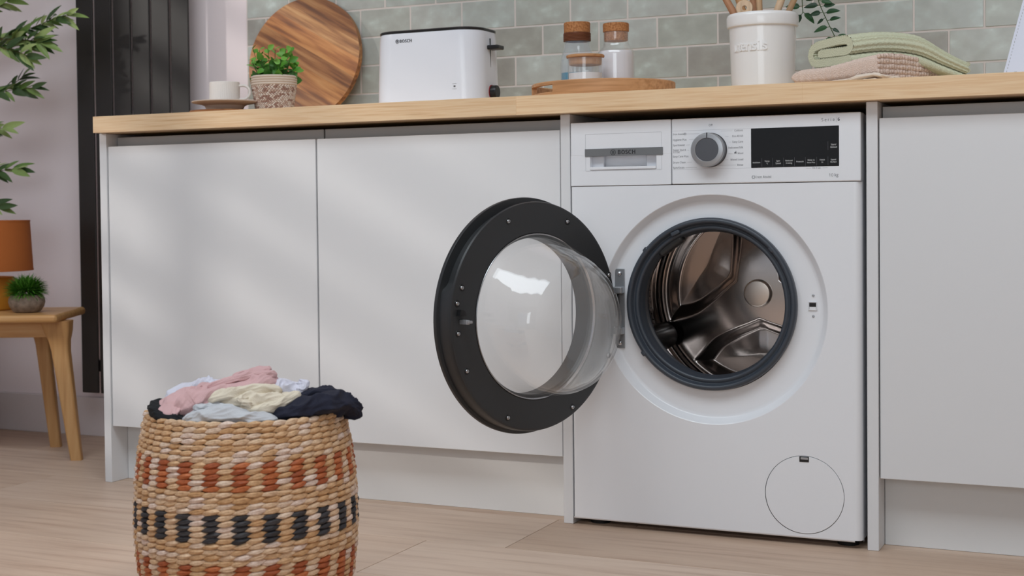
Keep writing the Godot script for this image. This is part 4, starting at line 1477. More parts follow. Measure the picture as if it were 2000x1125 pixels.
func toaster() -> void:
	var o := thing("toaster", "white two slot toaster with black top trim, lever and dial", "toaster", Vector3(0.815, TOP, -0.25))
	var hx := 0.1385
	var hz := 0.082
	var b := MB.new()
	loft(b, [[0.006, stadium(hx - 0.004, hz - 0.004, 0.05)], [0.012, stadium(hx + 0.001, hz + 0.001, 0.055)], [0.06, stadium(hx, hz, 0.055)], [0.16, stadium(hx - 0.003, hz - 0.002, 0.055)], [0.176, stadium(hx - 0.0045, hz - 0.0035, 0.055)], [0.178, stadium(hx - 0.007, hz - 0.006, 0.052)]])
	var bm := part("body", b, mat(c8(234, 237, 246), 0.2), o)
	var t := MB.new()
	loft(t, [[0.177, stadium(hx - 0.004, hz - 0.003, 0.055)], [0.1815, stadium(hx - 0.0035, hz - 0.0025, 0.055)], [0.1835, stadium(hx - 0.006, hz - 0.005, 0.053)]])
	var tm := part("top_trim", t, M.black, o)
	for z in [-0.024, 0.024]:
		var sl := MB.new()
		sl.box(Vector3(0, 0.1838, z), Vector3(0.18, 0.001, 0.028), 0.0004)
		part("slot", sl, M.dark, tm)
	for q in [[-0.09, -0.05], [0.09, -0.05], [-0.09, 0.05], [0.09, 0.05]]:
		var f := MB.new()
		f.lathe([Vector2(0, 0), Vector2(0.009, 0), Vector2(0.009, 0.007), Vector2(0, 0.007)], 16, place(Vector3(q[0], 0, q[1])))
		part("foot", f, M.black, o)
	var g := MB.new()
	g.box(Vector3(hx - 0.0025, 0.105, 0.0), Vector3(0.003, 0.112, 0.0035), 0.001)
	part("lever_track", g, M.dark, o)
	var l := MB.new()
	l.box(Vector3(hx + 0.011, 0.1385, 0.0), Vector3(0.030, 0.010, 0.036), 0.003, 3)
	part("lever", l, M.black, o)
	var d := MB.new()
	var side := Basis(Vector3.BACK, -PI / 2)
	d.lathe([Vector2(0.0, 0.0), Vector2(0.016, 0.0), Vector2(0.016, 0.015), Vector2(0.0145, 0.017), Vector2(0, 0.017)], 36, place(Vector3(hx - 0.001, 0.035, 0.0), side))
	var dm := part("dial", d, M.black, o)
	var rg := MB.new()
	rg.lathe([Vector2(0.0135, -0.001), Vector2(0.0172, -0.001), Vector2(0.0172, 0.0022), Vector2(0.0135, 0.0022)], 36, place(Vector3(hx, 0.035, 0.0), side), true)
	part("red_ring", rg, mat(c8(150, 20, 26), 0.4), dm)
	words("BOSCH", 0.0072, Vector3(-0.060, 0.1545, hz - 0.0016), M.ink, bm, -1, true)
	emblem(bm, Vector3(-0.0665, 0.158, hz - 0.0012), 0.0046, M.ink)
	var mk := MB.new()
	for y in [0.052, 0.040]:
		mk.box(Vector3(0.082, y, hz + 0.0003), Vector3(0.010, 0.0006, 0.0006), 0.0001)
	mk.box(Vector3(0.082, 0.046, hz + 0.0003), Vector3(0.005, 0.004, 0.0006), 0.0001)
	part("symbol", mk, M.ink_soft, bm)

func tray_and_bottles() -> void:
	var C := Vector3(1.2645, TOP, -0.152)
	var o := thing("tray", "round wooden tray with cut-out handles holding the bottles and jar", "tray", C)
	var f := MB.new()
	f.lathe([Vector2(0, 0), Vector2(0.150, 0), Vector2(0.150, 0.010), Vector2(0, 0.010)], 64)
	part("base", f, M.tray, o)
	var R := 0.156
	var w := MB.new()
	# rim in wedges; two openings in it are the handles
	var arc := func(a0: float, a1: float, y0: float, y1: float):
		var n := maxi(2, int((a1 - a0) / 0.05))
		w.grid(func(u, v):
			var a: float = lerpf(a0, a1, u)
			var q: Vector2 = [Vector2(R - 0.011, y0), Vector2(R, y0), Vector2(R, y1 - 0.002), Vector2(R - 0.002, y1), Vector2(R - 0.009, y1), Vector2(R - 0.011, y1 - 0.002)][int(round(v * 6)) % 6]
			return Vector3(q.x * cos(a), q.y, q.x * sin(a)), n, 6, false, true, 40.0, true, Transform3D.IDENTITY, true)
	var h0 := 1.98
	var h1 := 2.72
	arc.call(h1, h0 + PI, 0.0, 0.032)
	arc.call(h0 + PI, h1 + PI, 0.0245, 0.032)
	arc.call(h0 + PI, h1 + PI, 0.0, 0.009)
	arc.call(h1 + PI, h0 + TAU, 0.0, 0.032)
	arc.call(h0, h1, 0.0245, 0.032)
	arc.call(h0, h1, 0.0, 0.009)
	part("rim", w, M.tray, o)
	# carafe with blue liquid
	var b1 := thing("bottle", "glass bottle half full of blue liquid with a cork stopper, behind the jar", "bottle", Vector3(1.1768, TOP + 0.010, -0.226))
	var g := MB.new()
	g.lathe([Vector2(0, 0), Vector2(0.036, 0), Vector2(0.0385, 0.003), Vector2(0.0385, 0.075), Vector2(0.0375, 0.088), Vector2(0.031, 0.112), Vector2(0.0285, 0.125), Vector2(0.0285, 0.146), Vector2(0.0268, 0.146), Vector2(0.0268, 0.129), Vector2(0.0293, 0.111), Vector2(0.0358, 0.087), Vector2(0.0367, 0.074), Vector2(0.0367, 0.006), Vector2(0, 0.005)], 48)
	part("glass", g, M.bottle_blue, b1)
	var lq := MB.new()
	lq.lathe([Vector2(0, 0.0056), Vector2(0.0363, 0.0066), Vector2(0.0363, 0.056), Vector2(0, 0.056)], 40)
	part("liquid", lq, M.blue, b1)
	var ck := MB.new()
	ck.lathe([Vector2(0, 0.132), Vector2(0.0262, 0.132), Vector2(0.0266, 0.1462), Vector2(0.0295, 0.1464), Vector2(0.0298, 0.167), Vector2(0.0285, 0.1695), Vector2(0, 0.170)], 40)
	part("cork", ck, M.cork, b1)
	var rp := MB.new()
	for k in 6:
		rp.lathe([Vector2(0.0288, -0.0017), Vector2(0.0305, -0.0012), Vector2(0.0312, 0), Vector2(0.0305, 0.0012), Vector2(0.0288, 0.0017)], 36, place(Vector3(0, 0.1285 + 0.0031 * k, 0)), true)
	part("cord_wrap", rp, M.rope, b1)
	# bottle with white liquid
	var b2 := thing("bottle", "glass bottle filled with white liquid and a wide cork, at the rear of the tray", "bottle", Vector3(1.269, TOP + 0.010, -0.226))
	g = MB.new()
	g.lathe([Vector2(0, 0), Vector2(0.038, 0), Vector2(0.041, 0.003), Vector2(0.041, 0.092), Vector2(0.039, 0.100), Vector2(0.031, 0.110), Vector2(0.0285, 0.118), Vector2(0.0285, 0.142), Vector2(0.0268, 0.142), Vector2(0.0268, 0.118), Vector2(0.029, 0.109), Vector2(0.037, 0.099), Vector2(0.039, 0.091), Vector2(0.039, 0.006), Vector2(0, 0.005)], 48)
	part("glass", g, M.bottle_clear, b2)
	lq = MB.new()
	lq.lathe([Vector2(0, 0.0056), Vector2(0.0386, 0.0066), Vector2(0.0386, 0.091), Vector2(0.0366, 0.0985), Vector2(0.035, 0.1), Vector2(0, 0.1)], 40)
	part("liquid", lq, M.milk, b2)
	ck = MB.new()
	ck.lathe([Vector2(0, 0.1225), Vector2(0.0255, 0.1225), Vector2(0.0263, 0.125), Vector2(0.0265, 0.1422), Vector2(0.0288, 0.1428), Vector2(0.029, 0.159), Vector2(0.0278, 0.1615), Vector2(0, 0.162)], 40)
	part("cork", ck, M.cork, b2)
	# jar with lid
	var j := thing("jar", "small glass jar of white powder with a flat wooden lid on the tray", "jar", Vector3(1.2325, TOP + 0.010, -0.128))
	g = MB.new()
	g.lathe([Vector2(0, 0), Vector2(0.036, 0), Vector2(0.0385, 0.003), Vector2(0.0385, 0.078), Vector2(0.0368, 0.078), Vector2(0.0368, 0.005), Vector2(0, 0.004)], 48)
	part("glass", g, M.bottle_clear, j)
	lq = MB.new()
	lq.lathe([Vector2(0, 0.0046), Vector2(0.0363, 0.0056), Vector2(0.0363, 0.045), Vector2(0.02, 0.047), Vector2(0, 0.046)], 40)
	part("powder", lq, M.powder, j)
	var ld := MB.new()
	ld.lathe([Vector2(0, 0.063), Vector2(0.034, 0.063), Vector2(0.036, 0.066), Vector2(0.0362, 0.0782), Vector2(0.0405, 0.0786), Vector2(0.0418, 0.081), Vector2(0.0415, 0.0835), Vector2(0.0395, 0.0850), Vector2(0, 0.0855)], 48)
	part("lid", ld, M.tray, j)

func crock() -> void:
	var C := Vector3(1.5985, TOP, -0.22)
	var o := thing("utensil_crock", "white glazed ceramic crock with a raised rim, holding wooden utensils", "crock", C)
	var b := MB.new()
	b.lathe([Vector2(0, 0.004), Vector2(0.058, 0.004), Vector2(0.060, 0.0), Vector2(0.064, 0.001), Vector2(0.0655, 0.006), Vector2(0.0695, 0.132), Vector2(0.0697, 0.1385), Vector2(0.0738, 0.1405), Vector2(0.0750, 0.1440), Vector2(0.0752, 0.160), Vector2(0.0735, 0.1655), Vector2(0.0705, 0.1680), Vector2(0.0675, 0.1655), Vector2(0.0655, 0.155), Vector2(0.062, 0.010), Vector2(0, 0.009)], 72, Transform3D.IDENTITY, false, 45)
	var bm := part("body", b, M.ceramic, o)
	# raised word round the front
	var word := "utensils"
	var angs := [-0.90, -0.735, -0.60, -0.42, -0.25, -0.125, -0.04, 0.06]
	for k in word.length():
		var a: float = angs[k] + 0.235
		var r := 0.0688
		words(word[k], 0.0195, Vector3(r * sin(a), 0.0865, r * cos(a) - 0.0004), M.ceramic, bm, 0, true, Basis(Vector3.UP, a), 0.003)
	# utensils, each leaning its own way
	var u := [
		["wooden_spoon", "brown wooden spoon leaning out over the near rim of the crock, crossing another", Vector3(0.030, 0.012, 0.015), Vector3(-0.118, 0.285, 0.018), 2, 0],
		["wooden_spoon", "slim reddish wooden spoon crossing behind the other leaning one in the crock", Vector3(0.012, 0.012, -0.02), Vector3(-0.090, 0.295, -0.032), 1, 1],
		["spatula", "pale round ended wooden utensil with a hole, lowest in the crock", Vector3(-0.024, 0.012, 0.03), Vector3(-0.0335, 0.190, 0.022), 3, 3],
		["wooden_spoon", "upright brown wooden spoon behind the round ended utensil", Vector3(-0.005, 0.012, -0.012), Vector3(-0.036, 0.30, -0.03), 2, 0],
		["spatula", "straight golden wooden stick in the middle of the crock", Vector3(0.002, 0.012, 0.012), Vector3(-0.006, 0.30, 0.016), 0, 2],
		["wooden_spoon", "light wooden spoon leaning towards the hanging plant", Vector3(-0.02, 0.012, 0.03), Vector3(0.082, 0.30, 0.012), 3, 0],
		["spatula", "brown flat wooden spatula leaning behind the light spoon, towards the hanging plant", Vector3(-0.025, 0.012, -0.01), Vector3(0.112, 0.30, -0.022), 0, 2],
	]
	for q in u:
		var w := thing(q[0], q[1], "utensil", C + q[2])
		var d: Vector3 = q[3] - q[2]
		var l := d.length()
		var bs := aim(d, Vector3(0.3, 0.0, 1.0))
		var hm := MB.new()
		var wm: Material = M.spoon[q[4]]
		if q[5] == 3:
			hm.tube([Vector3(0, 0, 0), Vector3(0, l * 0.85, 0)], [0.0075, 0.0095], 12)
			part("handle", hm, wm, w, place(Vector3.ZERO, bs))
			var hd := MB.new()
			hd.lathe([Vector2(0.0052, -0.004), Vector2(0.0165, -0.004), Vector2(0.0180, -0.002), Vector2(0.0180, 0.002), Vector2(0.0165, 0.004), Vector2(0.0052, 0.004)], 32, place(Vector3(0, l * 0.95, 0), LZ.basis), true)
			part("head", hd, wm, w, place(Vector3.ZERO, bs))
		elif q[5] == 2:
			hm.tube([Vector3(0, 0, 0), Vector3(0, l * 0.7, 0), Vector3(0, l, 0)], [0.008, 0.0075, 0.0095], 12, Transform3D.IDENTITY, 0.8)
			part("handle", hm, wm, w, place(Vector3.ZERO, bs))
			var hd := MB.new()
			hd.box(Vector3(0, l + 0.035, 0), Vector3(0.045, 0.08, 0.006), 0.0029, 2)
			part("head", hd, wm, w, place(Vector3.ZERO, bs))
		else:
			hm.tube([Vector3(0, 0, 0), Vector3(0, l * 0.6, 0), Vector3(0, l, 0)], [0.0070, 0.0078, 0.0062], 12)
			part("handle", hm, wm, w, place(Vector3.ZERO, bs))
			var hd := MB.new()
			hd.grid(func(uu, v):
				var e: float = sin(PI * uu)
				var a: float = TAU * v
				return Vector3(0.025 * pow(maxf(e, 0.0), 0.6) * cos(a), l - 0.004 + 0.075 * uu, 0.008 * e * sin(a) - 0.004 * e), 12, 16, false, true, 180.0, true)
			part("head", hd, wm, w, place(Vector3.ZERO, bs))

func hanging_plant() -> void:
	# a small shelf above the frame carries the pot; two vines hang down before the tiles
	var sh := thing("wall_shelf", "narrow oak wall shelf above the tiles carrying the trailing plant", "shelf", Vector3(1.70, 1.52, -0.49))
	var b := MB.new()
	b.box(Vector3(0, 0.012, 0), Vector3(0.5, 0.024, 0.24), 0.002)
	part("board", b, M.oak[1], sh)
	for x in [-0.2, 0.2]:
		var k := MB.new()
		k.box(Vector3(x, -0.05, -0.112), Vector3(0.02, 0.10, 0.012), 0.002)
		k.box(Vector3(x, -0.006, -0.02), Vector3(0.02, 0.012, 0.19), 0.002)
		part("bracket", k, M.black, sh)
	var o := thing("trailing_plant", "dark green trailing vine hanging down in front of the tiles behind the crock", "plant", Vector3(1.69, 1.544, -0.47))
	var p := MB.new()
	p.lathe([Vector2(0, 0), Vector2(0.05, 0), Vector2(0.065, 0.1), Vector2(0.061, 0.1), Vector2(0.047, 0.006), Vector2(0, 0.006)], 32)
	part("pot", p, M.ceramic, o)
	var so := MB.new()
	so.lathe([Vector2(0, 0.094), Vector2(0.060, 0.09), Vector2(0.059, 0.08), Vector2(0, 0.08)], 24)
	part("soil", so, M.soil, o)
	var O := Vector3(1.69, 1.544, -0.47)
	var lm := [leaf_mesh(0.032, 0.0155, 0.3, 0.12, 0.8), leaf_mesh(0.025, 0.012, 0.3, 0.15, 0.8), leaf_mesh(0.018, 0.008, 0.3, 0.15, 0.8)]
	var vines := [
		[[Vector3(1.69, 1.635, -0.45), Vector3(1.69, 1.63, -0.36), Vector3(1.685, 1.45, -0.31), Vector3(1.672, 1.22, -0.30), Vector3(1.696, 1.118, -0.30), Vector3(1.712, 1.075, -0.30), Vector3(1.735, 1.025, -0.30)],
			[[4.0, -1, 0.3, 0], [4.25, 1, -0.2, 1], [4.5, -1, 0.0, 0], [4.55, 1, 0.1, 1], [4.85, -1, -0.1, 1], [4.9, 1, 0.1, 0], [5.1, -1, -0.6, 2], [5.25, 1, 0.2, 1], [5.5, -1, -0.2, 0], [5.55, 1, -0.5, 2], [5.9, -1, -0.8, 0], [6.0, 1, 0.3, 2]]],
		[[Vector3(1.68, 1.635, -0.45), Vector3(1.675, 1.63, -0.37), Vector3(1.655, 1.40, -0.32), Vector3(1.652, 1.20, -0.31), Vector3(1.6615, 1.125, -0.31), Vector3(1.664, 1.085, -0.31)],
			[[3.5, 1, 0.2, 1], [4.0, -1, 0.2, 0], [4.3, 1, 0.1, 0], [4.7, -1, 0.1, 0], [4.95, 1, -0.9, 0], [5.0, -1, -1.2, 0]]],
		[[Vector3(1.71, 1.635, -0.45), Vector3(1.72, 1.63, -0.37), Vector3(1.745, 1.40, -0.33), Vector3(1.76, 1.22, -0.32), Vector3(1.775, 1.128, -0.31)],
			[[3.0, -1, 0.2, 1], [3.5, 1, 0.1, 0], [3.8, -1, 0.0, 1], [4.0, 1, -0.4, 1]]],
	]
	for vn in vines:
		var pts := []
		for q in vn[0]:
			pts.append(q - O)
		var st := MB.new()
		st.tube(smooth(pts, 40), [0.0013, 0.0009], 6)
		part("stem", st, M.stem, o)
		for q in vn[1]:
			var i := mini(int(q[0]), pts.size() - 2)
			var at: Vector3 = pts[i].lerp(pts[i + 1], q[0] - i)
			var d := Vector3(q[1] * 0.9, q[2], rng.randf_range(-0.1, 0.25)).normalized()
			var pe := MB.new()
			pe.tube([at, at + d * 0.006], [0.0007], 5)
			part("stalk", pe, M.stem, o)
			piece("leaf", lm[q[3]], M.vine[rng.randi() % 3], o, place(at + d * 0.005, aim(d, Vector3(0.2, 0.5, 1.0) + Vector3(rng.randf_range(-0.3, 0.3), rng.randf_range(-0.3, 0.3), 0))))

# thick sheet along a centre line in the plane: its closed outline
func sheet_outline(pts: Array, th: float) -> PackedVector2Array:
	var left := PackedVector2Array()
	var right := PackedVector2Array()
	for i in pts.size():
		var d: Vector2 = (pts[mini(i + 1, pts.size() - 1)] - pts[maxi(i - 1, 0)]).normalized()
		var nrm := Vector2(-d.y, d.x)
		left.append(pts[i] + nrm * th / 2)
		right.append(pts[i] - nrm * th / 2)
	right.reverse()
	var e1: Vector2 = (pts[-1] - pts[-2]).normalized()
	var e0: Vector2 = (pts[0] - pts[1]).normalized()
	var out := left
	for k in [1, 2, 3]:
		var a: float = PI / 2 - PI * k / 4.0
		out.append(pts[-1] + e1 * cos(a) * th / 2 + Vector2(-e1.y, e1.x) * sin(a) * th / 2)
	out.append_array(right)
	for k in [1, 2, 3]:
		var a: float = PI / 2 - PI * k / 4.0
		out.append(pts[0] + e0 * cos(a) * th / 2 + Vector2(-e0.y, e0.x) * sin(a) * th / 2)
	return out

func smooth2(pts: Array, n: int) -> Array:
	var p3 := []
	for q in pts:
		p3.append(Vector3(q.x, q.y, 0))
	var out := []
	for q in smooth(p3, n):
		out.append(Vector2(q.x, q.y))
	return out

func towels() -> void:
	towel_pink()
	towel_green()
	# thin cream cloth that sticks out from under the pink towel
	var c := MB.new()
	var e2 := Vector3(-0.185, 0, -0.075)
	var o := Vector3(0.002, 0.0, 0.004)
	roll(c, [o + e2 * 0.62 + Vector3(0, 0.003, 0), o + e2 * 0.4 + Vector3(0, 0.004, 0.004), o + e2 * 0.18 + Vector3(0, 0.009, 0.007), o + e2 * 0.0 + Vector3(0, 0.012, 0.006)], [0.006, 0.008, 0.008, 0.007], [0.0025, 0.0035, 0.0038, 0.003], 41)
	roll(c, [o + e2 * 0.06 + Vector3(0, 0.013, 0.006), o + Vector3(0.004, 0.009, 0.004), o + Vector3(0.024, 0.0045, -0.010), o + Vector3(0.034, 0.004, -0.022)], [0.006, 0.008, 0.010, 0.008], [0.003, 0.0035, 0.0035, 0.003], 42)
	roll(c, [o + e2 * 0.5 + Vector3(0, 0.0022, 0.006), o + e2 * 0.2 + Vector3(0, 0.0022, 0.008), o + Vector3(0, 0.0022, 0.006)], [0.006, 0.008, 0.007], [0.002, 0.002, 0.002], 43)
	single("cloth", c, M.cream_cloth, "thin cream cloth sticking out under the pink towel", "cloth", place(Vector3(1.868, TOP + 0.0006, -0.03)))

func towel_pink() -> void:
	# three thick layers folded in a zigzag, seen at the corner: ribs run down the long side
	var o := thing("towel", "folded pale pink terry towel lying under the green one", "towel", Vector3(1.868, TOP + 0.0035, -0.03), 0.0, "folded towels on the worktop")
	var e1 := Vector3(0.105, 0, -0.13)      # along the short face
	var e2 := Vector3(-0.185, 0, -0.075)   # along the long face
	var body := MB.new()
	var lay := [[0.0, 0.0510, 0.0]]
	for L in lay:
		var y0: float = L[0]
		var y1: float = L[1]
		var ins: float = L[2]
		body.grid(func(u, v):
			# u runs along e2, v round the section across e1
			var a: float = TAU * v
			var cx: float = signf(cos(a)) * pow(absf(cos(a)), 0.35)
			var cy: float = signf(sin(a)) * pow(absf(sin(a)), 0.6)
			var s: float = 0.5 + 0.5 * cx
			var k: float = lerpf(1.0, 0.66, smoothstep(0.02, 0.75, u)) * lerpf(1.0, 0.8, smoothstep(0.2, 1.0, s))
			var endr: float = pow(clampf((1.0 - u) / 0.07, 0.0, 1.0), 0.4)
			var y: float = lerpf(y0, y1, 0.5 + 0.5 * cy * maxf(endr, 0.05)) * k
			var bumpy: float = 0.0010 * sin(u * 210.0 + 3.0 * sin(s * 40.0))
			var q: Vector3 = e1 * (s * (1.0 - ins)) + e2 * (u * (1.0 - ins * 2.0)) + Vector3(0.4, 0, 0.6) * (ins * -0.3)
			var rib: float = 0.0016 * sin(s * 96.0)
			return q + Vector3(0, y + (rib + bumpy * 0.4) * absf(cy), 0) + (e1.normalized() * cx + Vector3.ZERO) * 0.0012 * sin(u * 80.0), 120, 160, false, true, 180.0, true, Transform3D.IDENTITY, true)
	part("folded_layers", body, M.pink_towel, o)
	var loops := MB.new()
	for r in 5:
		for k in 24:
			var jit := Vector3(rng.randf_range(-1, 1), rng.randf_range(-1, 1), rng.randf_range(-1, 1)) * 0.0009
			var q := e1 * ((k + 0.4) / 24.5) + Vector3(0, (0.0055 + 0.0100 * r) * lerpf(1.0, 0.78, smoothstep(0.2, 1.0, k / 24.0)), 0) + jit
			var nrm := Vector3(0.13, 0, 0.105).normalized()
			var rr := rng.randf_range(0.0042, 0.0056)
			loops.grid(func(u, v):
				var a: float = TAU * v
				var b: float = PI * (u - 0.5)
				return q + nrm * 0.0034 * sin(b) + e1.normalized() * rr * cos(b) * cos(a) + Vector3.UP * rr * cos(b) * sin(a), 6, 8, false, true, 180.0, true)
	part("terry_loops", loops, M.pink_towel, o)

func towel_green() -> void:
	# one long sheet rolled in thirds: the fold shows at its near end, the far end droops to the worktop
	var o := thing("towel", "folded sage green ribbed towel on top of the pink one", "towel", Vector3(1.806, TOP + 0.0445, -0.085), 0.0, "folded towels on the worktop")
	var L := 0.115
	var cl := smooth2([Vector2(0.004, 0.006), Vector2(0.05, 0.0055), Vector2(L - 0.014, 0.007), Vector2(L - 0.002, 0.016), Vector2(L, 0.027), Vector2(L - 0.012, 0.040), Vector2(0.05, 0.0455), Vector2(0.012, 0.045), Vector2(0.001, 0.037), Vector2(0.002, 0.028), Vector2(0.014, 0.0235), Vector2(0.05, 0.024), Vector2(L - 0.028, 0.0245)], 300)
	var outl := sheet_outline(cl, 0.0155)
	var m := outl.size()
	var rib := PackedVector2Array()      # ribs run along the towel and stand out of the outline
	for k in m:
		var tg := (outl[(k + 1) % m] - outl[(k + m - 1) % m]).normalized()
		rib.append(Vector2(tg.y, -tg.x) * 0.0018 * sin(k * 1.2566))
	# path of the corner edge: along +x, lifting then drooping
	var path := smooth([Vector3(0, 0, 0), Vector3(0.06, 0.004, -0.012), Vector3(0.12, -0.004, -0.022), Vector3(0.17, -0.024, -0.03), Vector3(0.215, -0.0420, -0.036)], 40)
	var b := MB.new()
	var sdir := Vector3(-0.80, 0.0, -0.60)   # across, away from the corner
	b.grid(func(u, v):
		var f: float = u * 40.0
		var i: int = mini(int(f), 39)
		var c: Vector3 = path[i].lerp(path[i + 1], f - i)
		var k: int = int(round(v * m)) % m
		var q: Vector2 = outl[k] + rib[k]
		var flat: float = 1.0 - 0.35 * smoothstep(0.55, 1.0, u)
		var tt: float = 0.0006 * sin(u * 150.0 + q.x * 60)
		var s := sdir.rotated(Vector3.UP, -0.45 * u)
		return c + s * (q.x * (1.0 - 0.2 * u)) + Vector3(0, (q.y + tt) * flat, 0), 60, m, false, true, 180.0, true, Transform3D.IDENTITY, false)
	# end faces of the sheet
	var t2 := Geometry2D.triangulate_polygon(outl)
	for e in 2:
		var pp := PackedVector3Array()
		var c: Vector3 = path[0] if e == 0 else path[40]
		var s := sdir.rotated(Vector3.UP, -0.45 * e)
		for k in m:
			pp.append(c + s * (outl[k].x * (1.0 - 0.2 * e)) + Vector3(0, outl[k].y * (1.0 - 0.35 * e), 0))
		b.tri(pp, t2, 35.0, false)
	part("folded_sheet", b, M.green_towel, o)
	var hem := MB.new()
	for y in [0.006, 0.026, 0.045]:
		hem.tube(smooth([path[40] + Vector3(0.002, y * 0.65, 0.002), path[40] + sdir.rotated(Vector3.UP, -0.45) * 0.045 + Vector3(0.002, y * 0.66, 0), path[40] + sdir.rotated(Vector3.UP, -0.45) * 0.09 + Vector3(0.002, y * 0.65, 0)], 10), [0.0045], 8)
	part("hem", hem, M.green_towel, o)

func left_corner() -> void:
	stool()
	lamp()
	grass_pot()
	olive_tree()

func stool() -> void:
	var C := Vector3(-0.312, 0, -0.245)
	var o := thing("stool", "low oak side stool with splayed legs in front of the mauve wall", "stool", C, 0.4627)
	# local x runs across the view, z towards the viewer; the seat's near corner is at the origin's right
	var seat := MB.new()
	seat.box(Vector3(-0.262, 0.3885, -0.09), Vector3(0.496, 0.022, 0.34), 0.010, 4)
	part("seat", seat, M.stool_top, o)
	var inv := Transform3D(Basis(Vector3.UP, 0.4627), C).affine_inverse()
	var feet := [Vector3(-0.284, 0, -0.233), Vector3(-0.492, 0, -0.392)]
	var near: Vector3 = inv * feet[0]
	var rear: Vector3 = inv * feet[1]
	var tops := [Vector3(near.x - 0.055, 0.378, near.z - 0.03), Vector3(rear.x - 0.035, 0.378, rear.z + 0.02), Vector3(near.x - 0.38, 0.378, near.z - 0.03), Vector3(rear.x - 0.33, 0.378, rear.z + 0.02)]
	var foots := [near, rear, Vector3(near.x - 0.44, 0, near.z), Vector3(rear.x - 0.40, 0, rear.z)]
	for k in 4:
		var l := MB.new()
		var a: Vector3 = foots[k]
		var t: Vector3 = tops[k]
		l.grid(func(u, v):
			var c: Vector3 = a.lerp(t, u)
			var wdt: float = lerpf(0.0155, 0.026 if k % 2 == 0 else 0.021, u) + (0.014 * smoothstep(0.8, 1.0, u))
			var pts := stadium(wdt, wdt * 0.9, wdt * 0.35, 3)
			var q: Vector2 = pts[int(round(v * pts.size())) % pts.size()]
			return Vector3(c.x + q.x, c.y, c.z + q.y), 14, 16, false, true, 40.0, true, Transform3D.IDENTITY, true)
		part("leg", l, M.stool, o)
	var ap := MB.new()
	ap.box((tops[0] + tops[2]) / 2 + Vector3(0.0, -0.022, 0.012), Vector3(absf(tops[0].x - tops[2].x), 0.044, 0.02), 0.002)
	ap.box((tops[1] + tops[3]) / 2 + Vector3(0, -0.022, 0), Vector3(absf(tops[1].x - tops[3].x), 0.044, 0.02), 0.002)
	part("apron", ap, M.stool_top, o)
	var ap2 := MB.new()
	for k in [0, 2]:
		ap2.tube([tops[k] + Vector3(0, -0.022, 0), tops[k + 1] + Vector3(0, -0.022, 0)], [0.016], 8)
	part("side_rail", ap2, M.stool_top, o)

func lamp() -> void:
	var o := thing("table_lamp", "orange table lamp with a fabric shade and yellow ochre base on the stool", "lamp", Vector3(-0.663, 0.3995, -0.268))
	var b := MB.new()
	b.lathe([Vector2(0, 0), Vector2(0.106, 0), Vector2(0.110, 0.004), Vector2(0.110, 0.082), Vector2(0.102, 0.092), Vector2(0.03, 0.094), Vector2(0.012, 0.10), Vector2(0.012, 0.14), Vector2(0, 0.14)], 48)
	part("base", b, M.lamp, o)
	var s := MB.new()
	s.lathe([Vector2(0.155, 0.112), Vector2(0.1565, 0.112), Vector2(0.149, 0.252), Vector2(0.1475, 0.252)], 64, Transform3D.IDENTITY, true)
	var sm := part("shade", s, M.shade, o)
	var r := MB.new()
	for q in [[0.1555, 0.1125], [0.1485, 0.2515]]:
		r.lathe([Vector2(q[0] - 0.002, q[1] - 0.002), Vector2(q[0] + 0.0015, q[1] - 0.002), Vector2(q[0] + 0.0015, q[1] + 0.002), Vector2(q[0] - 0.002, q[1] + 0.002)], 64, Transform3D.IDENTITY, true)
	part("hem", r, M.shade, sm)
	var bu := MB.new()
	bu.lathe([Vector2(0, 0.14), Vector2(0.012, 0.142), Vector2(0.014, 0.16), Vector2(0.028, 0.185), Vector2(0.026, 0.205), Vector2(0.012, 0.222), Vector2(0, 0.224)], 24)
	part("bulb", bu, M.milk, o)

func grass_pot() -> void:
	var P := Vector3(-0.440, 0.3995, -0.222)
	var o := thing("potted_grass", "round tuft of artificial green grass in a small grey stone pot on the stool", "plant", P)
	o.scale = Vector3.ONE * 0.8
	var b := MB.new()
	b.lathe([Vector2(0, 0), Vector2(0.038, 0), Vector2(0.046, 0.004), Vector2(0.058, 0.020), Vector2(0.0625, 0.036), Vector2(0.060, 0.050), Vector2(0.0525, 0.060), Vector2(0.049, 0.0605), Vector2(0.047, 0.055), Vector2(0, 0.053)], 48)
	part("pot", b, M.stone, o)
	var blade := leaf_mesh(0.044, 0.0042, 0.5, 0.22, 0.7, 4)
	var mm := MultiMesh.new()
	mm.transform_format = MultiMesh.TRANSFORM_3D
	mm.use_colors = true
	mm.mesh = blade
	mm.instance_count = 1500
	for i in 1500:
		var a := rng.randf() * TAU
		var el := asin(rng.randf_range(-0.15, 1.0))
		var d := Vector3(cos(el) * cos(a), sin(el), cos(el) * sin(a))
		var c := Vector3(0, 0.066, 0)
		var rr := rng.randf_range(0.012, 0.046)
		var p := c + Vector3(d.x * rr * 1.05, maxf(d.y * rr * 0.8, -0.004), d.z * rr * 1.05)
		var dd := (d + Vector3(rng.randf_range(-0.5, 0.5), rng.randf_range(-0.3, 0.5), rng.randf_range(-0.5, 0.5))).normalized()
		mm.set_instance_transform(i, Transform3D(aim(dd, Vector3.UP).scaled(Vector3.ONE * rng.randf_range(0.7, 1.05)), p))
		mm.set_instance_color(i, [c8(62, 118, 34), c8(84, 144, 46), c8(48, 98, 30), c8(108, 164, 62)][rng.randi() % 4].srgb_to_linear())
	var mi := MultiMeshInstance3D.new()
	mi.name = "grass_blades"
	mi.multimesh = mm
	var cm := leaf_mat(Color.WHITE)
	cm.vertex_color_use_as_albedo = true
	mi.material_override = cm
	mi.set_meta("kind", "stuff")
	o.add_child(mi)

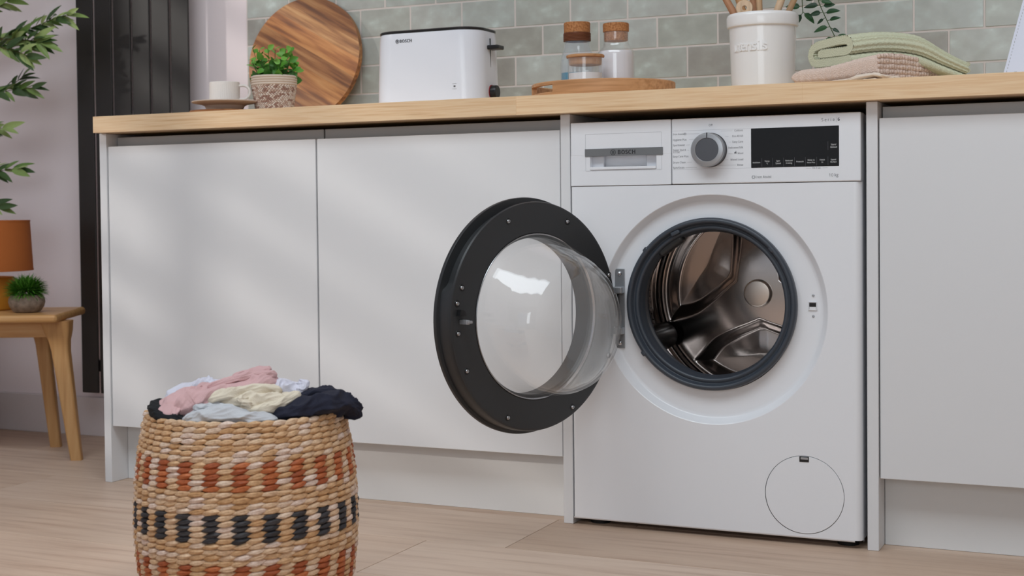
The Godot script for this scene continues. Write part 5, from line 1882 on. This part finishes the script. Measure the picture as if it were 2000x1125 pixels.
func olive_tree() -> void:
	var B := Vector3(-0.98, 0, -0.40)
	var o := thing("olive_tree", "tall olive tree reaching its leafy branches in front of the mauve wall", "tree", B)
	var p := MB.new()
	p.lathe([Vector2(0, 0), Vector2(0.11, 0), Vector2(0.14, 0.26), Vector2(0.133, 0.26), Vector2(0.105, 0.01), Vector2(0, 0.01)], 40)
	part("pot", p, M.stone, o)
	var so := MB.new()
	so.lathe([Vector2(0, 0.245), Vector2(0.131, 0.24), Vector2(0.128, 0.2), Vector2(0, 0.2)], 32)
	part("soil", so, M.soil, o)
	var tk := MB.new()
	tk.tube(smooth([Vector3(0, 0.22, 0), Vector3(0.015, 0.5, 0.01), Vector3(-0.01, 0.85, 0.0), Vector3(0.01, 1.2, 0.01), Vector3(0.0, 1.5, 0.0)], 24), [0.02, 0.018, 0.016, 0.012, 0.008], 12)
	part("trunk", tk, M.bark, o)
	var lm := [leaf_mesh(0.070, 0.0190, 0.35, 0.1, 0.9, 8), leaf_mesh(0.060, 0.0170, 0.35, 0.16, 0.9, 8), leaf_mesh(0.052, 0.0150, 0.35, 0.06, 0.9, 8)]
	# branches: world points, leaf pairs per branch
	var br := [
		[[Vector3(-0.975, 1.08, -0.39), Vector3(-0.80, 1.155, -0.40), Vector3(-0.68, 1.182, -0.40), Vector3(-0.565, 1.206, -0.40), Vector3(-0.47, 1.226, -0.39), Vector3(-0.425, 1.232, -0.39)], 13],
		[[Vector3(-0.68, 1.182, -0.40), Vector3(-0.62, 1.176, -0.38), Vector3(-0.56, 1.168, -0.37), Vector3(-0.505, 1.160, -0.37)], 9],
		[[Vector3(-0.70, 1.175, -0.40), Vector3(-0.63, 1.150, -0.35), Vector3(-0.565, 1.132, -0.34), Vector3(-0.53, 1.12, -0.34)], 7],
		[[Vector3(-0.985, 0.95, -0.40), Vector3(-0.80, 1.015, -0.41), Vector3(-0.685, 1.027, -0.40), Vector3(-0.607, 1.033, -0.40), Vector3(-0.565, 1.034, -0.40)], 8],
		[[Vector3(-0.70, 1.027, -0.40), Vector3(-0.655, 1.05, -0.42), Vector3(-0.62, 1.068, -0.42)], 3],
		[[Vector3(-0.985, 0.86, -0.40), Vector3(-0.80, 0.915, -0.40), Vector3(-0.70, 0.922, -0.40), Vector3(-0.68, 0.922, -0.40)], 5],
		[[Vector3(-0.985, 0.72, -0.40), Vector3(-0.80, 0.785, -0.40), Vector3(-0.69, 0.798, -0.40), Vector3(-0.625, 0.802, -0.40)], 7],
		[[Vector3(-0.97, 1.2, -0.39), Vector3(-0.80, 1.27, -0.40), Vector3(-0.70, 1.285, -0.42), Vector3(-0.66, 1.30, -0.42)], 8],
		[[Vector3(-0.98, 1.3, -0.39), Vector3(-0.78, 1.36, -0.38), Vector3(-0.62, 1.34, -0.39), Vector3(-0.545, 1.335, -0.39)], 8],
		[[Vector3(-0.985, 0.60, -0.40), Vector3(-0.82, 0.690, -0.40), Vector3(-0.71, 0.692, -0.41)], 4],
		[[Vector3(-0.98, 1.45, -0.40), Vector3(-0.86, 1.58, -0.36), Vector3(-0.76, 1.62, -0.33)], 9],
		[[Vector3(-0.98, 1.45, -0.40), Vector3(-1.08, 1.58, -0.36), Vector3(-1.18, 1.6, -0.34)], 9],
		[[Vector3(-0.98, 1.1, -0.40), Vector3(-1.1, 1.2, -0.36), Vector3(-1.25, 1.24, -0.34)], 9],
	]
	for q in br:
		var pts := []
		for w in q[0]:
			pts.append(w - B)
		var sm := smooth(pts, 24)
		var st := MB.new()
		st.tube(sm, [0.0045, 0.004, 0.0035, 0.003, 0.003, 0.0025, 0.0025, 0.002, 0.002, 0.002, 0.002, 0.0018, 0.0018, 0.0016, 0.0016, 0.0015, 0.0014, 0.0013, 0.0012, 0.0011, 0.001], 7)
		part("branch", st, M.twig, o)
		var n: int = int(q[1] * 1.5)
		for k in n:
			var f := lerpf(0.35, 1.0, float(k) / maxf(1, n - 1)) * 24.0
			var i := mini(int(f), 23)
			var at: Vector3 = sm[i].lerp(sm[i + 1], f - i)
			var d: Vector3 = (sm[mini(i + 1, 24)] - sm[maxi(i - 1, 0)]).normalized()
			for sgn in [-1.0, 1.0]:
				var side: Vector3 = d.cross(Vector3(0, 0, 1)).normalized() * sgn
				side = side.rotated(d, rng.randf_range(-0.9, 0.9) + (k % 2) * 0.7)
				var ld: Vector3 = (d * rng.randf_range(0.75, 1.3) + side * rng.randf_range(0.35, 0.95)).normalized()
				if k == n - 1:
					ld = (d + side * 0.25).normalized()
				piece("leaf", lm[rng.randi() % 3], M.olive[rng.randi() % 5], o, place(at, aim(ld, Vector3(rng.randf_range(-0.5, 0.5), rng.randf_range(0.0, 1.0), rng.randf_range(0.2, 1.0))).scaled(Vector3.ONE * rng.randf_range(0.9, 1.2))))
